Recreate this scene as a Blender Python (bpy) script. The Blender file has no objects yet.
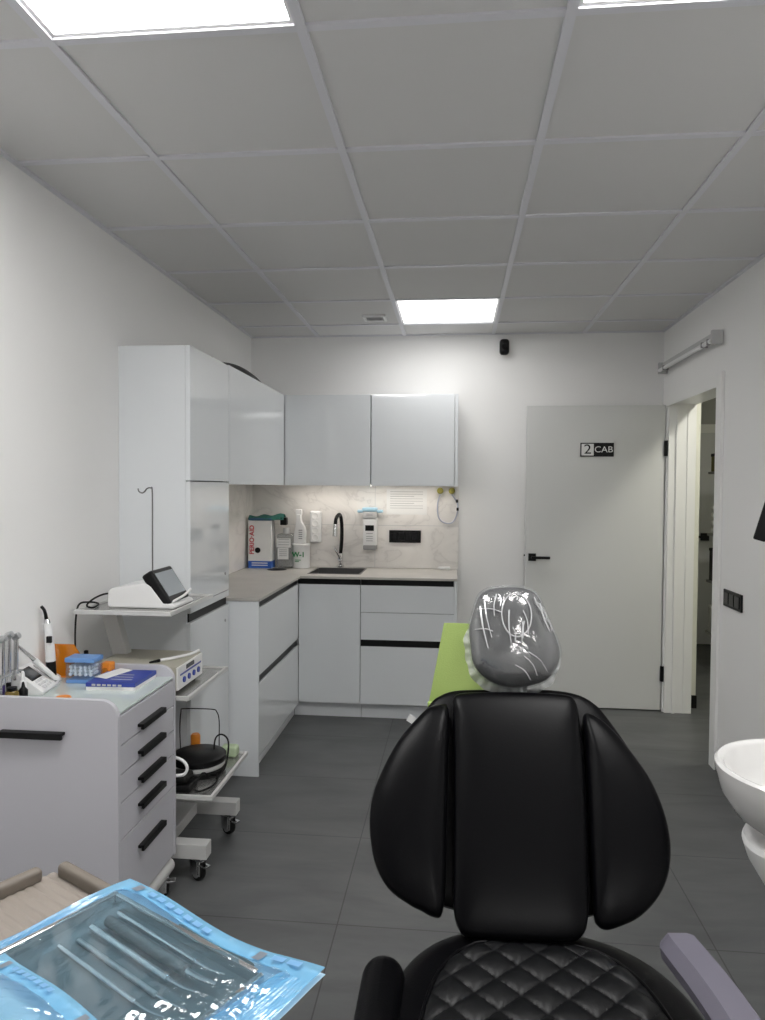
import bpy, bmesh, math, random
from mathutils import Vector, Matrix
random.seed(7)
PI = math.pi
SC = bpy.context.scene
COL = SC.collection

# ------------------------------------------------------------------ materials
def new_mat(name):
    m = bpy.data.materials.new(name); m.use_nodes = True
    nt = m.node_tree; b = nt.nodes['Principled BSDF']
    return m, nt, b
def mat(name, col, rough=0.5, metal=0.0, spec=0.5, bump=0.0, bscale=200.0, coat=0.0, vary=0.0, vscale=8.0, aniso=None):
    m, nt, b = new_mat(name)
    b.inputs['Base Color'].default_value = (*col, 1)
    b.inputs['Roughness'].default_value = rough
    b.inputs['Metallic'].default_value = metal
    b.inputs['Specular IOR Level'].default_value = spec
    b.inputs['Coat Weight'].default_value = coat
    b.inputs['Coat Roughness'].default_value = 0.03
    tc = nt.nodes.new('ShaderNodeTexCoord')
    if bump > 0:
        n = nt.nodes.new('ShaderNodeTexNoise'); n.inputs['Scale'].default_value = bscale; n.inputs['Detail'].default_value = 3
        bp = nt.nodes.new('ShaderNodeBump'); bp.inputs['Strength'].default_value = bump; bp.inputs['Distance'].default_value = 0.002
        nt.links.new(tc.outputs['Object'], n.inputs['Vector']); nt.links.new(n.outputs['Fac'], bp.inputs['Height'])
        nt.links.new(bp.outputs['Normal'], b.inputs['Normal'])
    if vary > 0:
        n2 = nt.nodes.new('ShaderNodeTexNoise'); n2.inputs['Scale'].default_value = vscale; n2.inputs['Detail'].default_value = 4
        mx = nt.nodes.new('ShaderNodeMix'); mx.data_type = 'RGBA'
        mx.inputs['A'].default_value = (*[c * (1 - vary) for c in col], 1)
        mx.inputs['B'].default_value = (*[min(1, c * (1 + vary)) for c in col], 1)
        nt.links.new(tc.outputs['Object'], n2.inputs['Vector']); nt.links.new(n2.outputs['Fac'], mx.inputs['Factor'])
        nt.links.new(mx.outputs['Result'], b.inputs['Base Color'])
    return m
def emit(name, col, strength):
    m, nt, b = new_mat(name)
    b.inputs['Base Color'].default_value = (*col, 1)
    b.inputs['Emission Color'].default_value = (*col, 1)
    b.inputs['Emission Strength'].default_value = strength
    return m
def film(name, tint, gloss=0.25, rough=0.08, body=0.0, bodycol=(0.8, 0.9, 1), bump=0.0, bscale=30.0):
    """clear plastic sheet: mostly see-through, part glossy, part milky"""
    m, nt, b = new_mat(name)
    out = nt.nodes['Material Output']; nt.nodes.remove(b)
    tr = nt.nodes.new('ShaderNodeBsdfTransparent'); tr.inputs['Color'].default_value = (*tint, 1)
    gl = nt.nodes.new('ShaderNodeBsdfGlossy'); gl.inputs['Roughness'].default_value = rough
    df = nt.nodes.new('ShaderNodeBsdfDiffuse'); df.inputs['Color'].default_value = (*bodycol, 1)
    m1 = nt.nodes.new('ShaderNodeMixShader'); m1.inputs['Fac'].default_value = body
    m2 = nt.nodes.new('ShaderNodeMixShader'); m2.inputs['Fac'].default_value = gloss
    nt.links.new(tr.outputs[0], m1.inputs[1]); nt.links.new(df.outputs[0], m1.inputs[2])
    nt.links.new(m1.outputs[0], m2.inputs[1]); nt.links.new(gl.outputs[0], m2.inputs[2])
    nt.links.new(m2.outputs[0], out.inputs['Surface'])
    if bump > 0:
        tc = nt.nodes.new('ShaderNodeTexCoord')
        n = nt.nodes.new('ShaderNodeTexNoise'); n.inputs['Scale'].default_value = bscale; n.inputs['Detail'].default_value = 3
        n.inputs['Distortion'].default_value = 1.2
        bp = nt.nodes.new('ShaderNodeBump'); bp.inputs['Strength'].default_value = bump; bp.inputs['Distance'].default_value = 0.01
        nt.links.new(tc.outputs['Object'], n.inputs['Vector']); nt.links.new(n.outputs['Fac'], bp.inputs['Height'])
        nt.links.new(bp.outputs['Normal'], gl.inputs['Normal'])
    return m
def floor_mat(name='grey_concrete_tile'):
    m, nt, b = new_mat(name)
    tc = nt.nodes.new('ShaderNodeTexCoord')
    mp = nt.nodes.new('ShaderNodeMapping'); mp.inputs['Location'].default_value = (0.38, -2.34 + 0.6 * 10, 0)
    br = nt.nodes.new('ShaderNodeTexBrick'); br.offset = 0; br.squash = 1
    br.inputs['Scale'].default_value = 1; br.inputs['Brick Width'].default_value = 1.213; br.inputs['Row Height'].default_value = 0.6
    br.inputs['Mortar Size'].default_value = 0.0022; br.inputs['Mortar Smooth'].default_value = 0.0
    br.inputs['Color1'].default_value = (1, 1, 1, 1); br.inputs['Color2'].default_value = (0.9, 0.9, 0.9, 1); br.inputs['Mortar'].default_value = (0.45, 0.45, 0.45, 1)
    nt.links.new(tc.outputs['Object'], mp.inputs['Vector']); nt.links.new(mp.outputs['Vector'], br.inputs['Vector'])
    n = nt.nodes.new('ShaderNodeTexNoise'); n.inputs['Scale'].default_value = 2.6; n.inputs['Detail'].default_value = 9; n.inputs['Roughness'].default_value = 0.62; n.inputs['Distortion'].default_value = 0.6
    mp2 = nt.nodes.new('ShaderNodeMapping'); mp2.inputs['Scale'].default_value = (0.8, 2.4, 1)
    nt.links.new(tc.outputs['Object'], mp2.inputs['Vector']); nt.links.new(mp2.outputs['Vector'], n.inputs['Vector'])
    cr = nt.nodes.new('ShaderNodeValToRGB')
    cr.color_ramp.elements[0].position = 0.28; cr.color_ramp.elements[0].color = (0.082, 0.085, 0.087, 1)
    cr.color_ramp.elements[1].position = 0.74; cr.color_ramp.elements[1].color = (0.138, 0.142, 0.142, 1)
    nt.links.new(n.outputs['Fac'], cr.inputs['Fac'])
    mx = nt.nodes.new('ShaderNodeMix'); mx.data_type = 'RGBA'; mx.blend_type = 'MULTIPLY'; mx.inputs['Factor'].default_value = 1
    nt.links.new(cr.outputs['Color'], mx.inputs['A']); nt.links.new(br.outputs['Color'], mx.inputs['B'])
    nt.links.new(mx.outputs['Result'], b.inputs['Base Color'])
    b.inputs['Roughness'].default_value = 0.42; b.inputs['Specular IOR Level'].default_value = 0.4
    bp = nt.nodes.new('ShaderNodeBump'); bp.inputs['Strength'].default_value = 0.12; bp.inputs['Distance'].default_value = 0.004
    nt.links.new(n.outputs['Fac'], bp.inputs['Height']); nt.links.new(bp.outputs['Normal'], b.inputs['Normal'])
    return m
def marble_mat(name, base=(0.80, 0.775, 0.745), vein=(0.66, 0.635, 0.61)):
    m, nt, b = new_mat(name)
    tc = nt.nodes.new('ShaderNodeTexCoord')
    mp = nt.nodes.new('ShaderNodeMapping'); mp.inputs['Rotation'].default_value = (0.5, 0.6, 0.3); mp.inputs['Scale'].default_value = (1, 1, 1.6)
    nt.links.new(tc.outputs['Object'], mp.inputs['Vector'])
    n = nt.nodes.new('ShaderNodeTexNoise'); n.inputs['Scale'].default_value = 2.2; n.inputs['Detail'].default_value = 7; n.inputs['Distortion'].default_value = 1.6
    nt.links.new(mp.outputs['Vector'], n.inputs['Vector'])
    cr = nt.nodes.new('ShaderNodeValToRGB')
    e = cr.color_ramp.elements
    e[0].position = 0.40; e[0].color = (*base, 1); e[1].position = 0.62; e[1].color = (*base, 1)
    k = e.new(0.485); k.color = (*[c * 0.92 for c in base], 1)
    k = e.new(0.5); k.color = (*vein, 1)
    k = e.new(0.52); k.color = (*[c * 0.95 for c in base], 1)
    nt.links.new(n.outputs['Fac'], cr.inputs['Fac']); nt.links.new(cr.outputs['Color'], b.inputs['Base Color'])
    b.inputs['Roughness'].default_value = 0.28
    return m

M = {}
M['wall'] = mat('wall_paint', (0.86, 0.855, 0.845), 0.85, bump=0.05, bscale=60)
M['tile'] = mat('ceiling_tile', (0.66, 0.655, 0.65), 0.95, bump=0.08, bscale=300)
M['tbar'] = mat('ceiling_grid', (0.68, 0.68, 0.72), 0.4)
M['floor'] = floor_mat()
M['gloss'] = mat('white_gloss_lacquer', (0.76, 0.785, 0.805), 0.05, spec=0.5, coat=0.4)
M['carcass'] = mat('white_melamine', (0.72, 0.74, 0.76), 0.35)
M['white'] = mat('white_plastic', (0.80, 0.80, 0.80), 0.35)
M['lilac'] = mat('cart_lacquer', (0.52, 0.515, 0.555), 0.38)
M['whitemetal'] = mat('white_powder_coat', (0.58, 0.58, 0.57), 0.35)
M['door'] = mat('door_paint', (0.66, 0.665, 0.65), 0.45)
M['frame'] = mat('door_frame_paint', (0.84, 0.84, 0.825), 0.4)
M['black'] = mat('matte_black', (0.006, 0.006, 0.0065), 0.4, spec=0.2)
M['blackgloss'] = mat('black_gloss', (0.006, 0.006, 0.007), 0.15, spec=0.3)
M['rubber'] = mat('black_rubber', (0.010, 0.010, 0.010), 0.6, spec=0.2)
M['leather'] = mat('black_leather', (0.002, 0.002, 0.0026), 0.33, spec=0.09, bump=0.10, bscale=260)
M['quilt'] = mat('quilted_black_leather', (0.005, 0.0053, 0.006), 0.38, spec=0.26, bump=0.12, bscale=260)
M['stitch'] = mat('dark_stitch', (0.05, 0.05, 0.055), 0.7)
M['headgrey'] = mat('headrest_leather', (0.022, 0.024, 0.026), 0.45, spec=.3, bump=0.25, bscale=180)
M['chrome'] = mat('chrome', (0.75, 0.75, 0.76), 0.12, metal=1)
M['steel'] = mat('brushed_steel', (0.55, 0.56, 0.57), 0.3, metal=1)
M['darksteel'] = mat('dark_steel', (0.20, 0.20, 0.20), 0.35, metal=0.9)
M['counter'] = mat('stone_laminate', (0.50, 0.48, 0.45), 0.4, vary=0.16, vscale=7, bump=0.05)
M['marble'] = marble_mat('marble_slab')
M['beige'] = mat('beige_enamel', (0.44, 0.42, 0.35), 0.45)
M['shelfsteel'] = mat('shelf_steel', (0.42, 0.42, 0.41), 0.22, metal=0.7)
M['arm'] = mat('grey_mauve_plastic', (0.125, 0.118, 0.152), 0.5)
M['lime'] = mat('lime_paper', (0.40, 0.53, 0.16), 0.8, bump=0.4, bscale=350)
M['bluebook'] = mat('blue_card', (0.035, 0.06, 0.32), 0.4)
M['blue'] = mat('blue_print', (0.03, 0.12, 0.5), 0.5)
M['red'] = mat('red_print', (0.55, 0.03, 0.05), 0.5)
M['green'] = mat('green_print', (0.02, 0.22, 0.07), 0.5)
M['paper'] = mat('white_paper', (0.8, 0.8, 0.79), 0.8)
M['ink'] = mat('grey_ink', (0.35, 0.35, 0.36), 0.8)
M['blueplastic'] = film('blue_clear_plastic', (0.93, 0.965, 1.0), 0.07, 0.12, 0.02, (0.2, 0.4, 0.8))
M['bluelid'] = mat('blue_plastic_lid', (0.14, 0.30, 0.62), 0.35)
M['cotton'] = mat('cotton', (0.85, 0.85, 0.84), 0.95, bump=0.4, bscale=500)
M['orange'] = mat('orange_plastic', (0.75, 0.24, 0.015), 0.3)
M['amber'] = film('amber_shield', (0.95, 0.42, 0.05), 0.1, 0.1, 0.75, (0.72, 0.25, 0.01))
M['glasstop'] = mat('pale_green_glass', (0.56, 0.63, 0.615), 0.08, coat=0.5)
M['ceramic'] = mat('white_ceramic', (0.66, 0.655, 0.645), 0.12, coat=0.5)
M['screen'] = mat('dark_screen', (0.06, 0.065, 0.07), 0.15)
M['greyscreen'] = mat('grey_display', (0.33, 0.36, 0.38), 0.12)
M['key'] = mat('keypad_grey', (0.62, 0.62, 0.63), 0.5)
M['jug'] = film('milky_clear_plastic', (0.86, 0.87, 0.87), 0.12, 0.12, 0.3, (0.55, 0.56, 0.56))
M['teal'] = mat('teal_green_fabric', (0.035, 0.16, 0.13), 0.6, vary=0.5, vscale=30)
M['navyfabric'] = mat('blue_band', (0.05, 0.13, 0.24), 0.6)
M['aqua'] = mat('pale_blue_plastic', (0.38, 0.60, 0.74), 0.4)
M['yellowgreen'] = mat('olive_yellow_plastic', (0.30, 0.27, 0.04), 0.4)
M['hose'] = mat('blue_grey_hose', (0.42, 0.44, 0.54), 0.35)
M['taupe'] = mat('taupe_tray_plastic', (0.275, 0.24, 0.21), 0.5)
M['tauperim'] = mat('taupe_tray_rim', (0.17, 0.145, 0.12), 0.45)
M['pouchfilm'] = film('pouch_film', (0.72, 0.88, 0.96), 0.17, 0.13, 0.06, (0.45, 0.72, 0.9), bump=0.22, bscale=22)
M['pouchseal'] = film('pouch_seal', (0.55, 0.82, 0.98), 0.13, 0.12, 0.62, (0.24, 0.56, 0.83), bump=0.25, bscale=60)
M['pouchpaper'] = mat('pouch_paper', (0.50, 0.68, 0.80), 0.7)
M['inkblue'] = mat('blue_ink', (0.16, 0.36, 0.60), 0.6)
M['inkgrey'] = mat('indicator_grey', (0.17, 0.20, 0.24), 0.6)
M['kit'] = mat('kit_tray_steel', (0.17, 0.21, 0.225), 0.3, metal=0.75)
M['plastwrap'] = film('headrest_film', (0.95, 0.96, 0.97), 0.15, 0.17, 0.09, (0.75, 0.76, 0.77), bump=0.40, bscale=12)
M['wrapfold_glint'] = film('film_fold_glint', (0.9, 0.9, 0.9), 0.2, 0.12, 0.5, (0.85, 0.86, 0.87))
M['wrapskirt'] = film('film_skirt', (0.92, 0.93, 0.94), 0.15, 0.15, 0.38, (0.8, 0.81, 0.82), bump=0.8, bscale=60)
M['brownjar'] = mat('amber_brown_glass', (0.16, 0.115, 0.03), 0.2)
M['purple'] = mat('dark_purple', (0.05, 0.03, 0.16), 0.35)
M['corrwall'] = mat('corridor_paint', (0.74, 0.74, 0.66), 0.7)
M['corrshade'] = mat('corridor_shaded_paint', (0.42, 0.42, 0.41), 0.7)  # darker grey puts the end wall's shade into its colour
M['corrdoor'] = mat('corridor_door_paint', (0.66, 0.67, 0.68), 0.5)
M['greyp'] = mat('mid_grey_plastic', (0.28, 0.28, 0.28), 0.45)
M['lightg'] = mat('light_grey_plastic', (0.55, 0.55, 0.55), 0.45)
M['olive'] = mat('olive_print', (0.14, 0.13, 0.03), 0.5)
M['palegreen'] = mat('pale_green_plastic', (0.45, 0.55, 0.36), 0.5)
M['panel'] = emit('led_panel_glow', (1.0, 0.99, 0.975), 15.0)
M['strip'] = emit('led_strip_glow', (1.0, 0.93, 0.84), 22.0)
M['corrfill'] = emit('corridor_fill_glow', (1.0, 0.98, 0.88), 60.0)
M['panel_dim'] = emit('led_panel_dimmed', (1.0, 0.99, 0.975), 6.3)

# ------------------------------------------------------------------ mesh building
class MB:
    def __init__(s): s.bm = bmesh.new(); s.wn = False
    def _merge(s, b2, mx=None):
        if mx is not None: b2.transform(mx)
        me = bpy.data.meshes.new('tmp'); b2.to_mesh(me); b2.free(); s.bm.from_mesh(me); bpy.data.meshes.remove(me)
    def box(s, lo, hi, bev=0.0, seg=2, mx=None):
        b = bmesh.new(); bmesh.ops.create_cube(b, size=1)
        c = [(lo[i] + hi[i]) / 2 for i in range(3)]; d = [abs(hi[i] - lo[i]) for i in range(3)]
        bmesh.ops.scale(b, vec=d, verts=b.verts); bmesh.ops.translate(b, vec=c, verts=b.verts)
        if bev > 0: s.wn = True; bmesh.ops.bevel(b, geom=b.edges[:], offset=min(bev, min(d) * 0.49), segments=seg, profile=0.5, affect='EDGES')
        s._merge(b, mx); return s
    def cyl(s, p0, p1, r0, r1=None, seg=24, bev=0.0):
        p0 = Vector(p0); p1 = Vector(p1); r1 = r0 if r1 is None else r1
        b = bmesh.new(); L = (p1 - p0).length
        bmesh.ops.create_cone(b, cap_ends=True, segments=seg, radius1=r0, radius2=r1, depth=L)
        if bev > 0:
            s.wn = True
            ed = [e for e in b.edges if abs(e.verts[0].co.z - e.verts[1].co.z) < 1e-6]
            bmesh.ops.bevel(b, geom=ed, offset=bev, segments=2, profile=0.5, affect='EDGES')
        q = (p1 - p0).to_track_quat('Z', 'Y')
        s._merge(b, Matrix.Translation((p0 + p1) / 2) @ q.to_matrix().to_4x4()); return s
    def sph(s, c, r, sc=(1, 1, 1), seg=24, mx=None):
        b = bmesh.new(); bmesh.ops.create_uvsphere(b, u_segments=seg, v_segments=seg // 2, radius=r)
        bmesh.ops.scale(b, vec=sc, verts=b.verts); bmesh.ops.translate(b, vec=c, verts=b.verts); s._merge(b, mx); return s
    def tube(s, pts, r, seg=10, smooth=6, closed=False):
        P = [Vector(p) for p in pts]
        if smooth > 1 and len(P) > 2: P = catmull(P, smooth, closed)
        rs = r if isinstance(r, (list, tuple)) else None
        b = s.bm; rings = []; n = len(P); up = Vector((0.13, 0.27, 0.95))
        for i, p in enumerate(P):
            if closed: t = P[(i + 1) % n] - P[i - 1]
            else: t = P[min(i + 1, n - 1)] - P[max(i - 1, 0)]
            t.normalize(); a = t.cross(up)
            if a.length < 1e-3: a = t.cross(Vector((1, 0, 0)))
            a.normalize(); c = t.cross(a).normalized()
            up = c if c.dot(up) > 0 else -c
            a = t.cross(up).normalized()
            rr = r if rs is None else rs[0] + (rs[1] - rs[0]) * i / (n - 1)
            rings.append([b.verts.new(p + a * rr * math.cos(2 * PI * k / seg) + up * rr * math.sin(2 * PI * k / seg)) for k in range(seg)])
        m = n if closed else n - 1
        for i in range(m):
            A, B = rings[i], rings[(i + 1) % n]
            for k in range(seg): b.faces.new((A[k], A[(k + 1) % seg], B[(k + 1) % seg], B[k]))
        if not closed: b.faces.new(rings[0][::-1]); b.faces.new(rings[-1])
        return s
    def lathe(s, prof, c, seg=48, mx=None, closed=False):
        b = bmesh.new(); rings = []
        for r, z in prof:
            if r < 1e-5: rings.append([b.verts.new((0, 0, z))])
            else: rings.append([b.verts.new((r * math.cos(2 * PI * k / seg), r * math.sin(2 * PI * k / seg), z)) for k in range(seg)])
        for i in range(len(rings) - 1):
            A, B = rings[i], rings[i + 1]
            for k in range(seg):
                k2 = (k + 1) % seg
                if len(A) == 1 and len(B) == 1: continue
                if len(A) == 1: b.faces.new((A[0], B[k], B[k2]))
                elif len(B) == 1: b.faces.new((A[k], A[k2], B[0]))
                else: b.faces.new((A[k], A[k2], B[k2], B[k]))
        if len(rings[0]) > 1: b.faces.new(rings[0])
        if len(rings[-1]) > 1: b.faces.new(rings[-1])
        bmesh.ops.recalc_face_normals(b, faces=b.faces[:])
        if mx is not None: b.transform(mx)
        s._merge(b, Matrix.Translation(c)); return s
    def prism(s, poly, z0, z1, mx=None, bev=0.0):
        """2D polygon (x,y) extruded z0..z1"""
        b = bmesh.new()
        A = [b.verts.new((x, y, z0)) for x, y in poly]; B = [b.verts.new((x, y, z1)) for x, y in poly]; n = len(poly)
        b.faces.new(A[::-1]); b.faces.new(B)
        for i in range(n): b.faces.new((A[i], A[(i + 1) % n], B[(i + 1) % n], B[i]))
        bmesh.ops.recalc_face_normals(b, faces=b.faces[:])
        if bev > 0: s.wn = True; bmesh.ops.bevel(b, geom=b.edges[:], offset=bev, segments=2, profile=0.5, affect='EDGES')
        s._merge(b, mx); return s
    def grid(s, fn, nu, nv, thick=0.0):
        """surface fn(u,v) u,v in 0..1; with thickness downwards along vertex normals"""
        b = bmesh.new()
        V = [[b.verts.new(fn(i / nu, j / nv)) for j in range(nv + 1)] for i in range(nu + 1)]
        for i in range(nu):
            for j in range(nv): b.faces.new((V[i][j], V[i + 1][j], V[i + 1][j + 1], V[i][j + 1]))
        if thick:
            b.normal_update(); nrm = {v: v.normal.copy() for v in b.verts}
            W = [[b.verts.new(V[i][j].co - nrm[V[i][j]] * thick) for j in range(nv + 1)] for i in range(nu + 1)]
            for i in range(nu):
                for j in range(nv): b.faces.new((W[i][j], W[i][j + 1], W[i + 1][j + 1], W[i + 1][j]))
            for i in range(nu):
                b.faces.new((V[i][0], W[i][0], W[i + 1][0], V[i + 1][0])); b.faces.new((V[i][nv], V[i + 1][nv], W[i + 1][nv], W[i][nv]))
            for j in range(nv):
                b.faces.new((V[0][j], V[0][j + 1], W[0][j + 1], W[0][j])); b.faces.new((V[nu][j], W[nu][j], W[nu][j + 1], V[nu][j + 1]))
        s._merge(b); return s
    def pillow(s, outline, O, U, W, tf, tb, p=3.0, rings=12, bulge=None, smooth=4):
        """puffed cushion: closed outline (u,w) in the plane O+u*U+w*W, front thickness tf along U x W, back tb"""
        O = Vector(O); U = Vector(U).normalized(); W = Vector(W).normalized(); N = U.cross(W)
        pts = catmull([Vector((a, b_, 0)) for a, b_ in outline], smooth, True)
        ar = sum(pts[i].x * pts[i - 1].y - pts[i - 1].x * pts[i].y for i in range(len(pts)))
        if ar > 0: pts = pts[::-1]
        n = len(pts); cx = sum(q.x for q in pts) / n; cy = sum(q.y for q in pts) / n
        b = bmesh.new()
        def pos(q, sc, h):
            u = cx + (q.x - cx) * sc; w = cy + (q.y - cy) * sc
            if bulge: h = h + bulge(u, w)
            return O + U * u + W * w + N * h
        def ringset(T, sg):
            R = []
            for i in range(1, rings + 1):
                t = PI / 2 * i / rings
                R.append([b.verts.new(pos(q, math.sin(t) ** (2 / p), sg * T * max(0, math.cos(t)) ** (2 / p))) for q in pts] if i < rings else None)
            return R
        edge = [b.verts.new(pos(q, 1, 0)) for q in pts]
        for T, sg in ((tf, 1), (tb, -1)):
            R = ringset(T, sg); R[-1] = edge
            c0 = b.verts.new(pos(Vector((cx, cy, 0)), 1, sg * T))
            for k in range(n):
                k2 = (k + 1) % n
                f = (c0, R[0][k], R[0][k2]); b.faces.new(f if sg > 0 else f[::-1])
                for i in range(rings - 1):
                    f = (R[i][k], R[i + 1][k], R[i + 1][k2], R[i][k2]); b.faces.new(f if sg > 0 else f[::-1])
        bmesh.ops.recalc_face_normals(b, faces=b.faces[:])
        s._merge(b); return s
    def done(s, name, m, parent=None, loc=None, smooth=True, angle=40):
        me = bpy.data.meshes.new(name); s.bm.to_mesh(me); s.bm.free()
        o = link(name, me, m, parent, smooth, angle, loc)
        if s.wn and smooth:                       # keep the broad faces of bevelled boxes optically flat
            w = o.modifiers.new('flat_faces', 'WEIGHTED_NORMAL'); w.keep_sharp = True; w.weight = 100
        return o

def catmull(P, sub, closed):
    n = len(P); out = []
    R = range(n) if closed else range(n - 1)
    for i in R:
        if closed: p0, p1, p2, p3 = P[i - 1], P[i], P[(i + 1) % n], P[(i + 2) % n]
        else: p0, p1, p2, p3 = P[max(i - 1, 0)], P[i], P[i + 1], P[min(i + 2, n - 1)]
        for k in range(sub):
            t = k / sub
            out.append(0.5 * ((2 * p1) + (p2 - p0) * t + (2 * p0 - 5 * p1 + 4 * p2 - p3) * t * t + (3 * p1 - p0 - 3 * p2 + p3) * t ** 3))
    if not closed: out.append(P[-1].copy())
    return out
WL = {}
def link(name, me, m, parent=None, smooth=True, angle=40, loc=None):
    o = bpy.data.objects.new(name, me); COL.objects.link(o)
    base = Vector((0, 0, 0))
    if parent is not None:
        o.parent = parent; base = WL[parent.name]
    elif loc is not None:
        base = Vector(loc); o.location = base
    if base.length > 0: me.transform(Matrix.Translation(-base))
    WL[o.name] = base
    for mm in (m if isinstance(m, (list, tuple)) else [m]): me.materials.append(mm)
    if smooth:
        me.shade_smooth()
        try: me.set_sharp_from_angle(angle=math.radians(angle))
        except Exception: pass
    me.update()
    return o
def thing(name, label, cat, loc, group=None):
    o = bpy.data.objects.new(name, None); COL.objects.link(o); o.location = loc; o.empty_display_size = 0.05
    WL[o.name] = Vector(loc)
    return tag(o, label, cat, group)
def tag(o, label, cat, group=None, kind=None):
    o['label'] = label; o['category'] = cat
    if group: o['group'] = group
    if kind: o['kind'] = kind
    return o
def struct(o, label=None):
    o['kind'] = 'structure'
    if label: o['label'] = label
    return o
def dup(root, loc, label, group=None):
    r = root.copy(); COL.objects.link(r); r.location = loc; r['label'] = label; WL[r.name] = Vector(loc)
    if group: r['group'] = group
    for ch in list(root.children):
        c = ch.copy(); COL.objects.link(c); c.parent = r
        for g in list(ch.children):
            d = g.copy(); COL.objects.link(d); d.parent = c
    return r
def text(name, body, m, parent, mx, size, ext=0.0006, align='CENTER', sx=1.0, loc=None, bold=0.0):
    cu = bpy.data.curves.new('txt', 'FONT'); cu.body = body; cu.size = size; cu.extrude = ext; cu.offset = bold; cu.align_x = align; cu.align_y = 'CENTER'
    o = bpy.data.objects.new('txt', cu); COL.objects.link(o)
    bpy.context.view_layer.update()
    me = bpy.data.meshes.new_from_object(o.evaluated_get(bpy.context.evaluated_depsgraph_get()))
    bpy.data.objects.remove(o); bpy.data.curves.remove(cu)
    me.transform(Matrix.Diagonal((sx, 1, 1, 1))); me.transform(mx); me.materials.clear()
    me.name = name
    return link(name, me, m, parent, smooth=False, loc=loc)
def facing_cam(x, y, z):   # text plane whose face looks towards -Y, upright
    return Matrix.Translation((x, y, z)) @ Matrix.Rotation(PI / 2, 4, 'X')
def rz(a, p=(0, 0, 0)): return Matrix.Translation(p) @ Matrix.Rotation(a, 4, 'Z') @ Matrix.Translation([-c for c in p])

# ------------------------------------------------------------------ room
XL, XR, YB, YF, H = -1.435, 1.36, 4.98, -1.9, 2.494
T = 0.12
o = struct(MB().box((XL - T, YF - T, -0.1), (3.4, 7.2, 0)).done('floor', M['floor'], smooth=False))
struct(MB().box((XL - T, YF - T, 0), (XL, YB + T, H + .15)).done('wall_left', M['wall'], smooth=False))
struct(MB().box((XL, YB, 0), (XR, YB + T, H + .15)).done('wall_back', M['wall'], smooth=False))
struct(MB().box((XL, YF - T, 0), (XR + .16, YF, H + .15)).done('wall_front', M['wall'], smooth=False))
DY0, DY1, DH, WT = 3.945, 4.835, 2.0, 0.16
w = MB()
w.box((XR, YF, 0), (XR + WT, DY0, H + .15)); w.box((XR, DY1 + .03, 0), (XR + WT, YB + T, H + .15)); w.box((XR, DY0, DH + .03), (XR + WT, DY1 + .03, H + .15))
struct(w.done('wall_right', M['wall'], smooth=False))
# suspended ceiling: tiles resting in a grid
GX, GY, P_ = -0.359, 1.647, 0.6
holes = [(GX - P_, GY - P_), (GX + P_, GY - P_), (GX, GY + 4 * P_), (GX + P_, GY - 5 * P_)]  # last opening takes an added panel, out of view, for extra light
ct = MB()
i0 = -3; 
for i in range(-2, 4):
    for j in range(-7, 6):
        x0 = max(GX + i * P_, XL); x1 = min(GX + (i + 1) * P_, XR); y0 = max(GY + j * P_, YF); y1 = min(GY + (j + 1) * P_, YB)
        if x1 - x0 < .02 or y1 - y0 < .02: continue
        if any(abs(GX + i * P_ - hx) < .01 and abs(GY + j * P_ - hy) < .01 for hx, hy in holes): continue
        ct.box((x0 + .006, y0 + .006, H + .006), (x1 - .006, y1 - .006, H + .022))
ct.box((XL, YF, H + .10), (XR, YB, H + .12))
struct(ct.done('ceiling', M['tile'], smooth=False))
g = MB(); bw = .012
for i in range(-1, 3):
    x = GX + i * P_; g.box((x - bw, YF, H - .001), (x + bw, YB, H + .006))
    g.box((x - .002, YF, H + .006), (x + .002, YB, H + .035))
for j in range(-5, 6):
    y = GY + j * P_; g.box((XL, y - bw, H), (XR, y + bw, H + .006))
g.box((XL, YF, H - .002), (XL + .02, YB, H + .006)); g.box((XR - .02, YF, H - .002), (XR, YB, H + .006)); g.box((XL, YB - .02, H - .002), (XR, YB, H + .006))
struct(g.done('trim_1', M['tbar'], smooth=False), 'white metal grid of the suspended ceiling')
# black baseboard on the right wall, ends at the door casing
struct(MB().box((XR - .012, YF, 0), (XR, 3.86, .085), .002).done('baseboard_right', M['black']))
struct(MB().box((XL, YF, 0), (XL + .012, 2.9, .085), .002).done('baseboard_left', M['black']))
struct(MB().box((.06, YB - .012, 0), (XR, YB, .085), .002).done('baseboard_back', M['black']))
# ceiling lights
def ceiling_light(hx, hy, label):
    t = thing('ceiling_light', label, 'ceiling light', (hx + .3, hy + .3, H), 'square led ceiling panels')
    f = MB(); a, b_ = hx + .012, hy + .012; c, d = hx + .588, hy + .588; r = .010
    f.box((a, b_, H + .006), (c, b_ + r, H + .02)); f.box((a, d - r, H + .006), (c, d, H + .02)); f.box((a, b_ + r, H + .006), (a + r, d - r, H + .02)); f.box((c - r, b_ + r, H + .006), (c, d - r, H + .02))
    f.done('frame', M['white'], t, smooth=False)
    MB().box((a + r, b_ + r, H + .010), (c - r, d - r, H + .018)).done('diffuser', M['panel'], t, smooth=False)
    return t
L0 = ceiling_light(*holes[0], 'large glowing square ceiling panel at the top left corner of the picture')
for (hx, hy), lb in zip(holes[1:], ['glowing square ceiling panel cut off at the top edge right of centre', 'glowing square ceiling panel near the far wall above the sink cabinets',
                                   'added unseen square ceiling panel behind the viewpoint on the right']):
    q_ = dup(L0, (hx + .3, hy + .3, H), lb)
    if 'far wall' in lb:
        for c_ in q_.children:
            if c_.name.startswith('diffuser'): c_.data = c_.data.copy(); c_.data.materials[0] = M['panel_dim']   # strength lowered to soften the hot spot on the back wall
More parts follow.
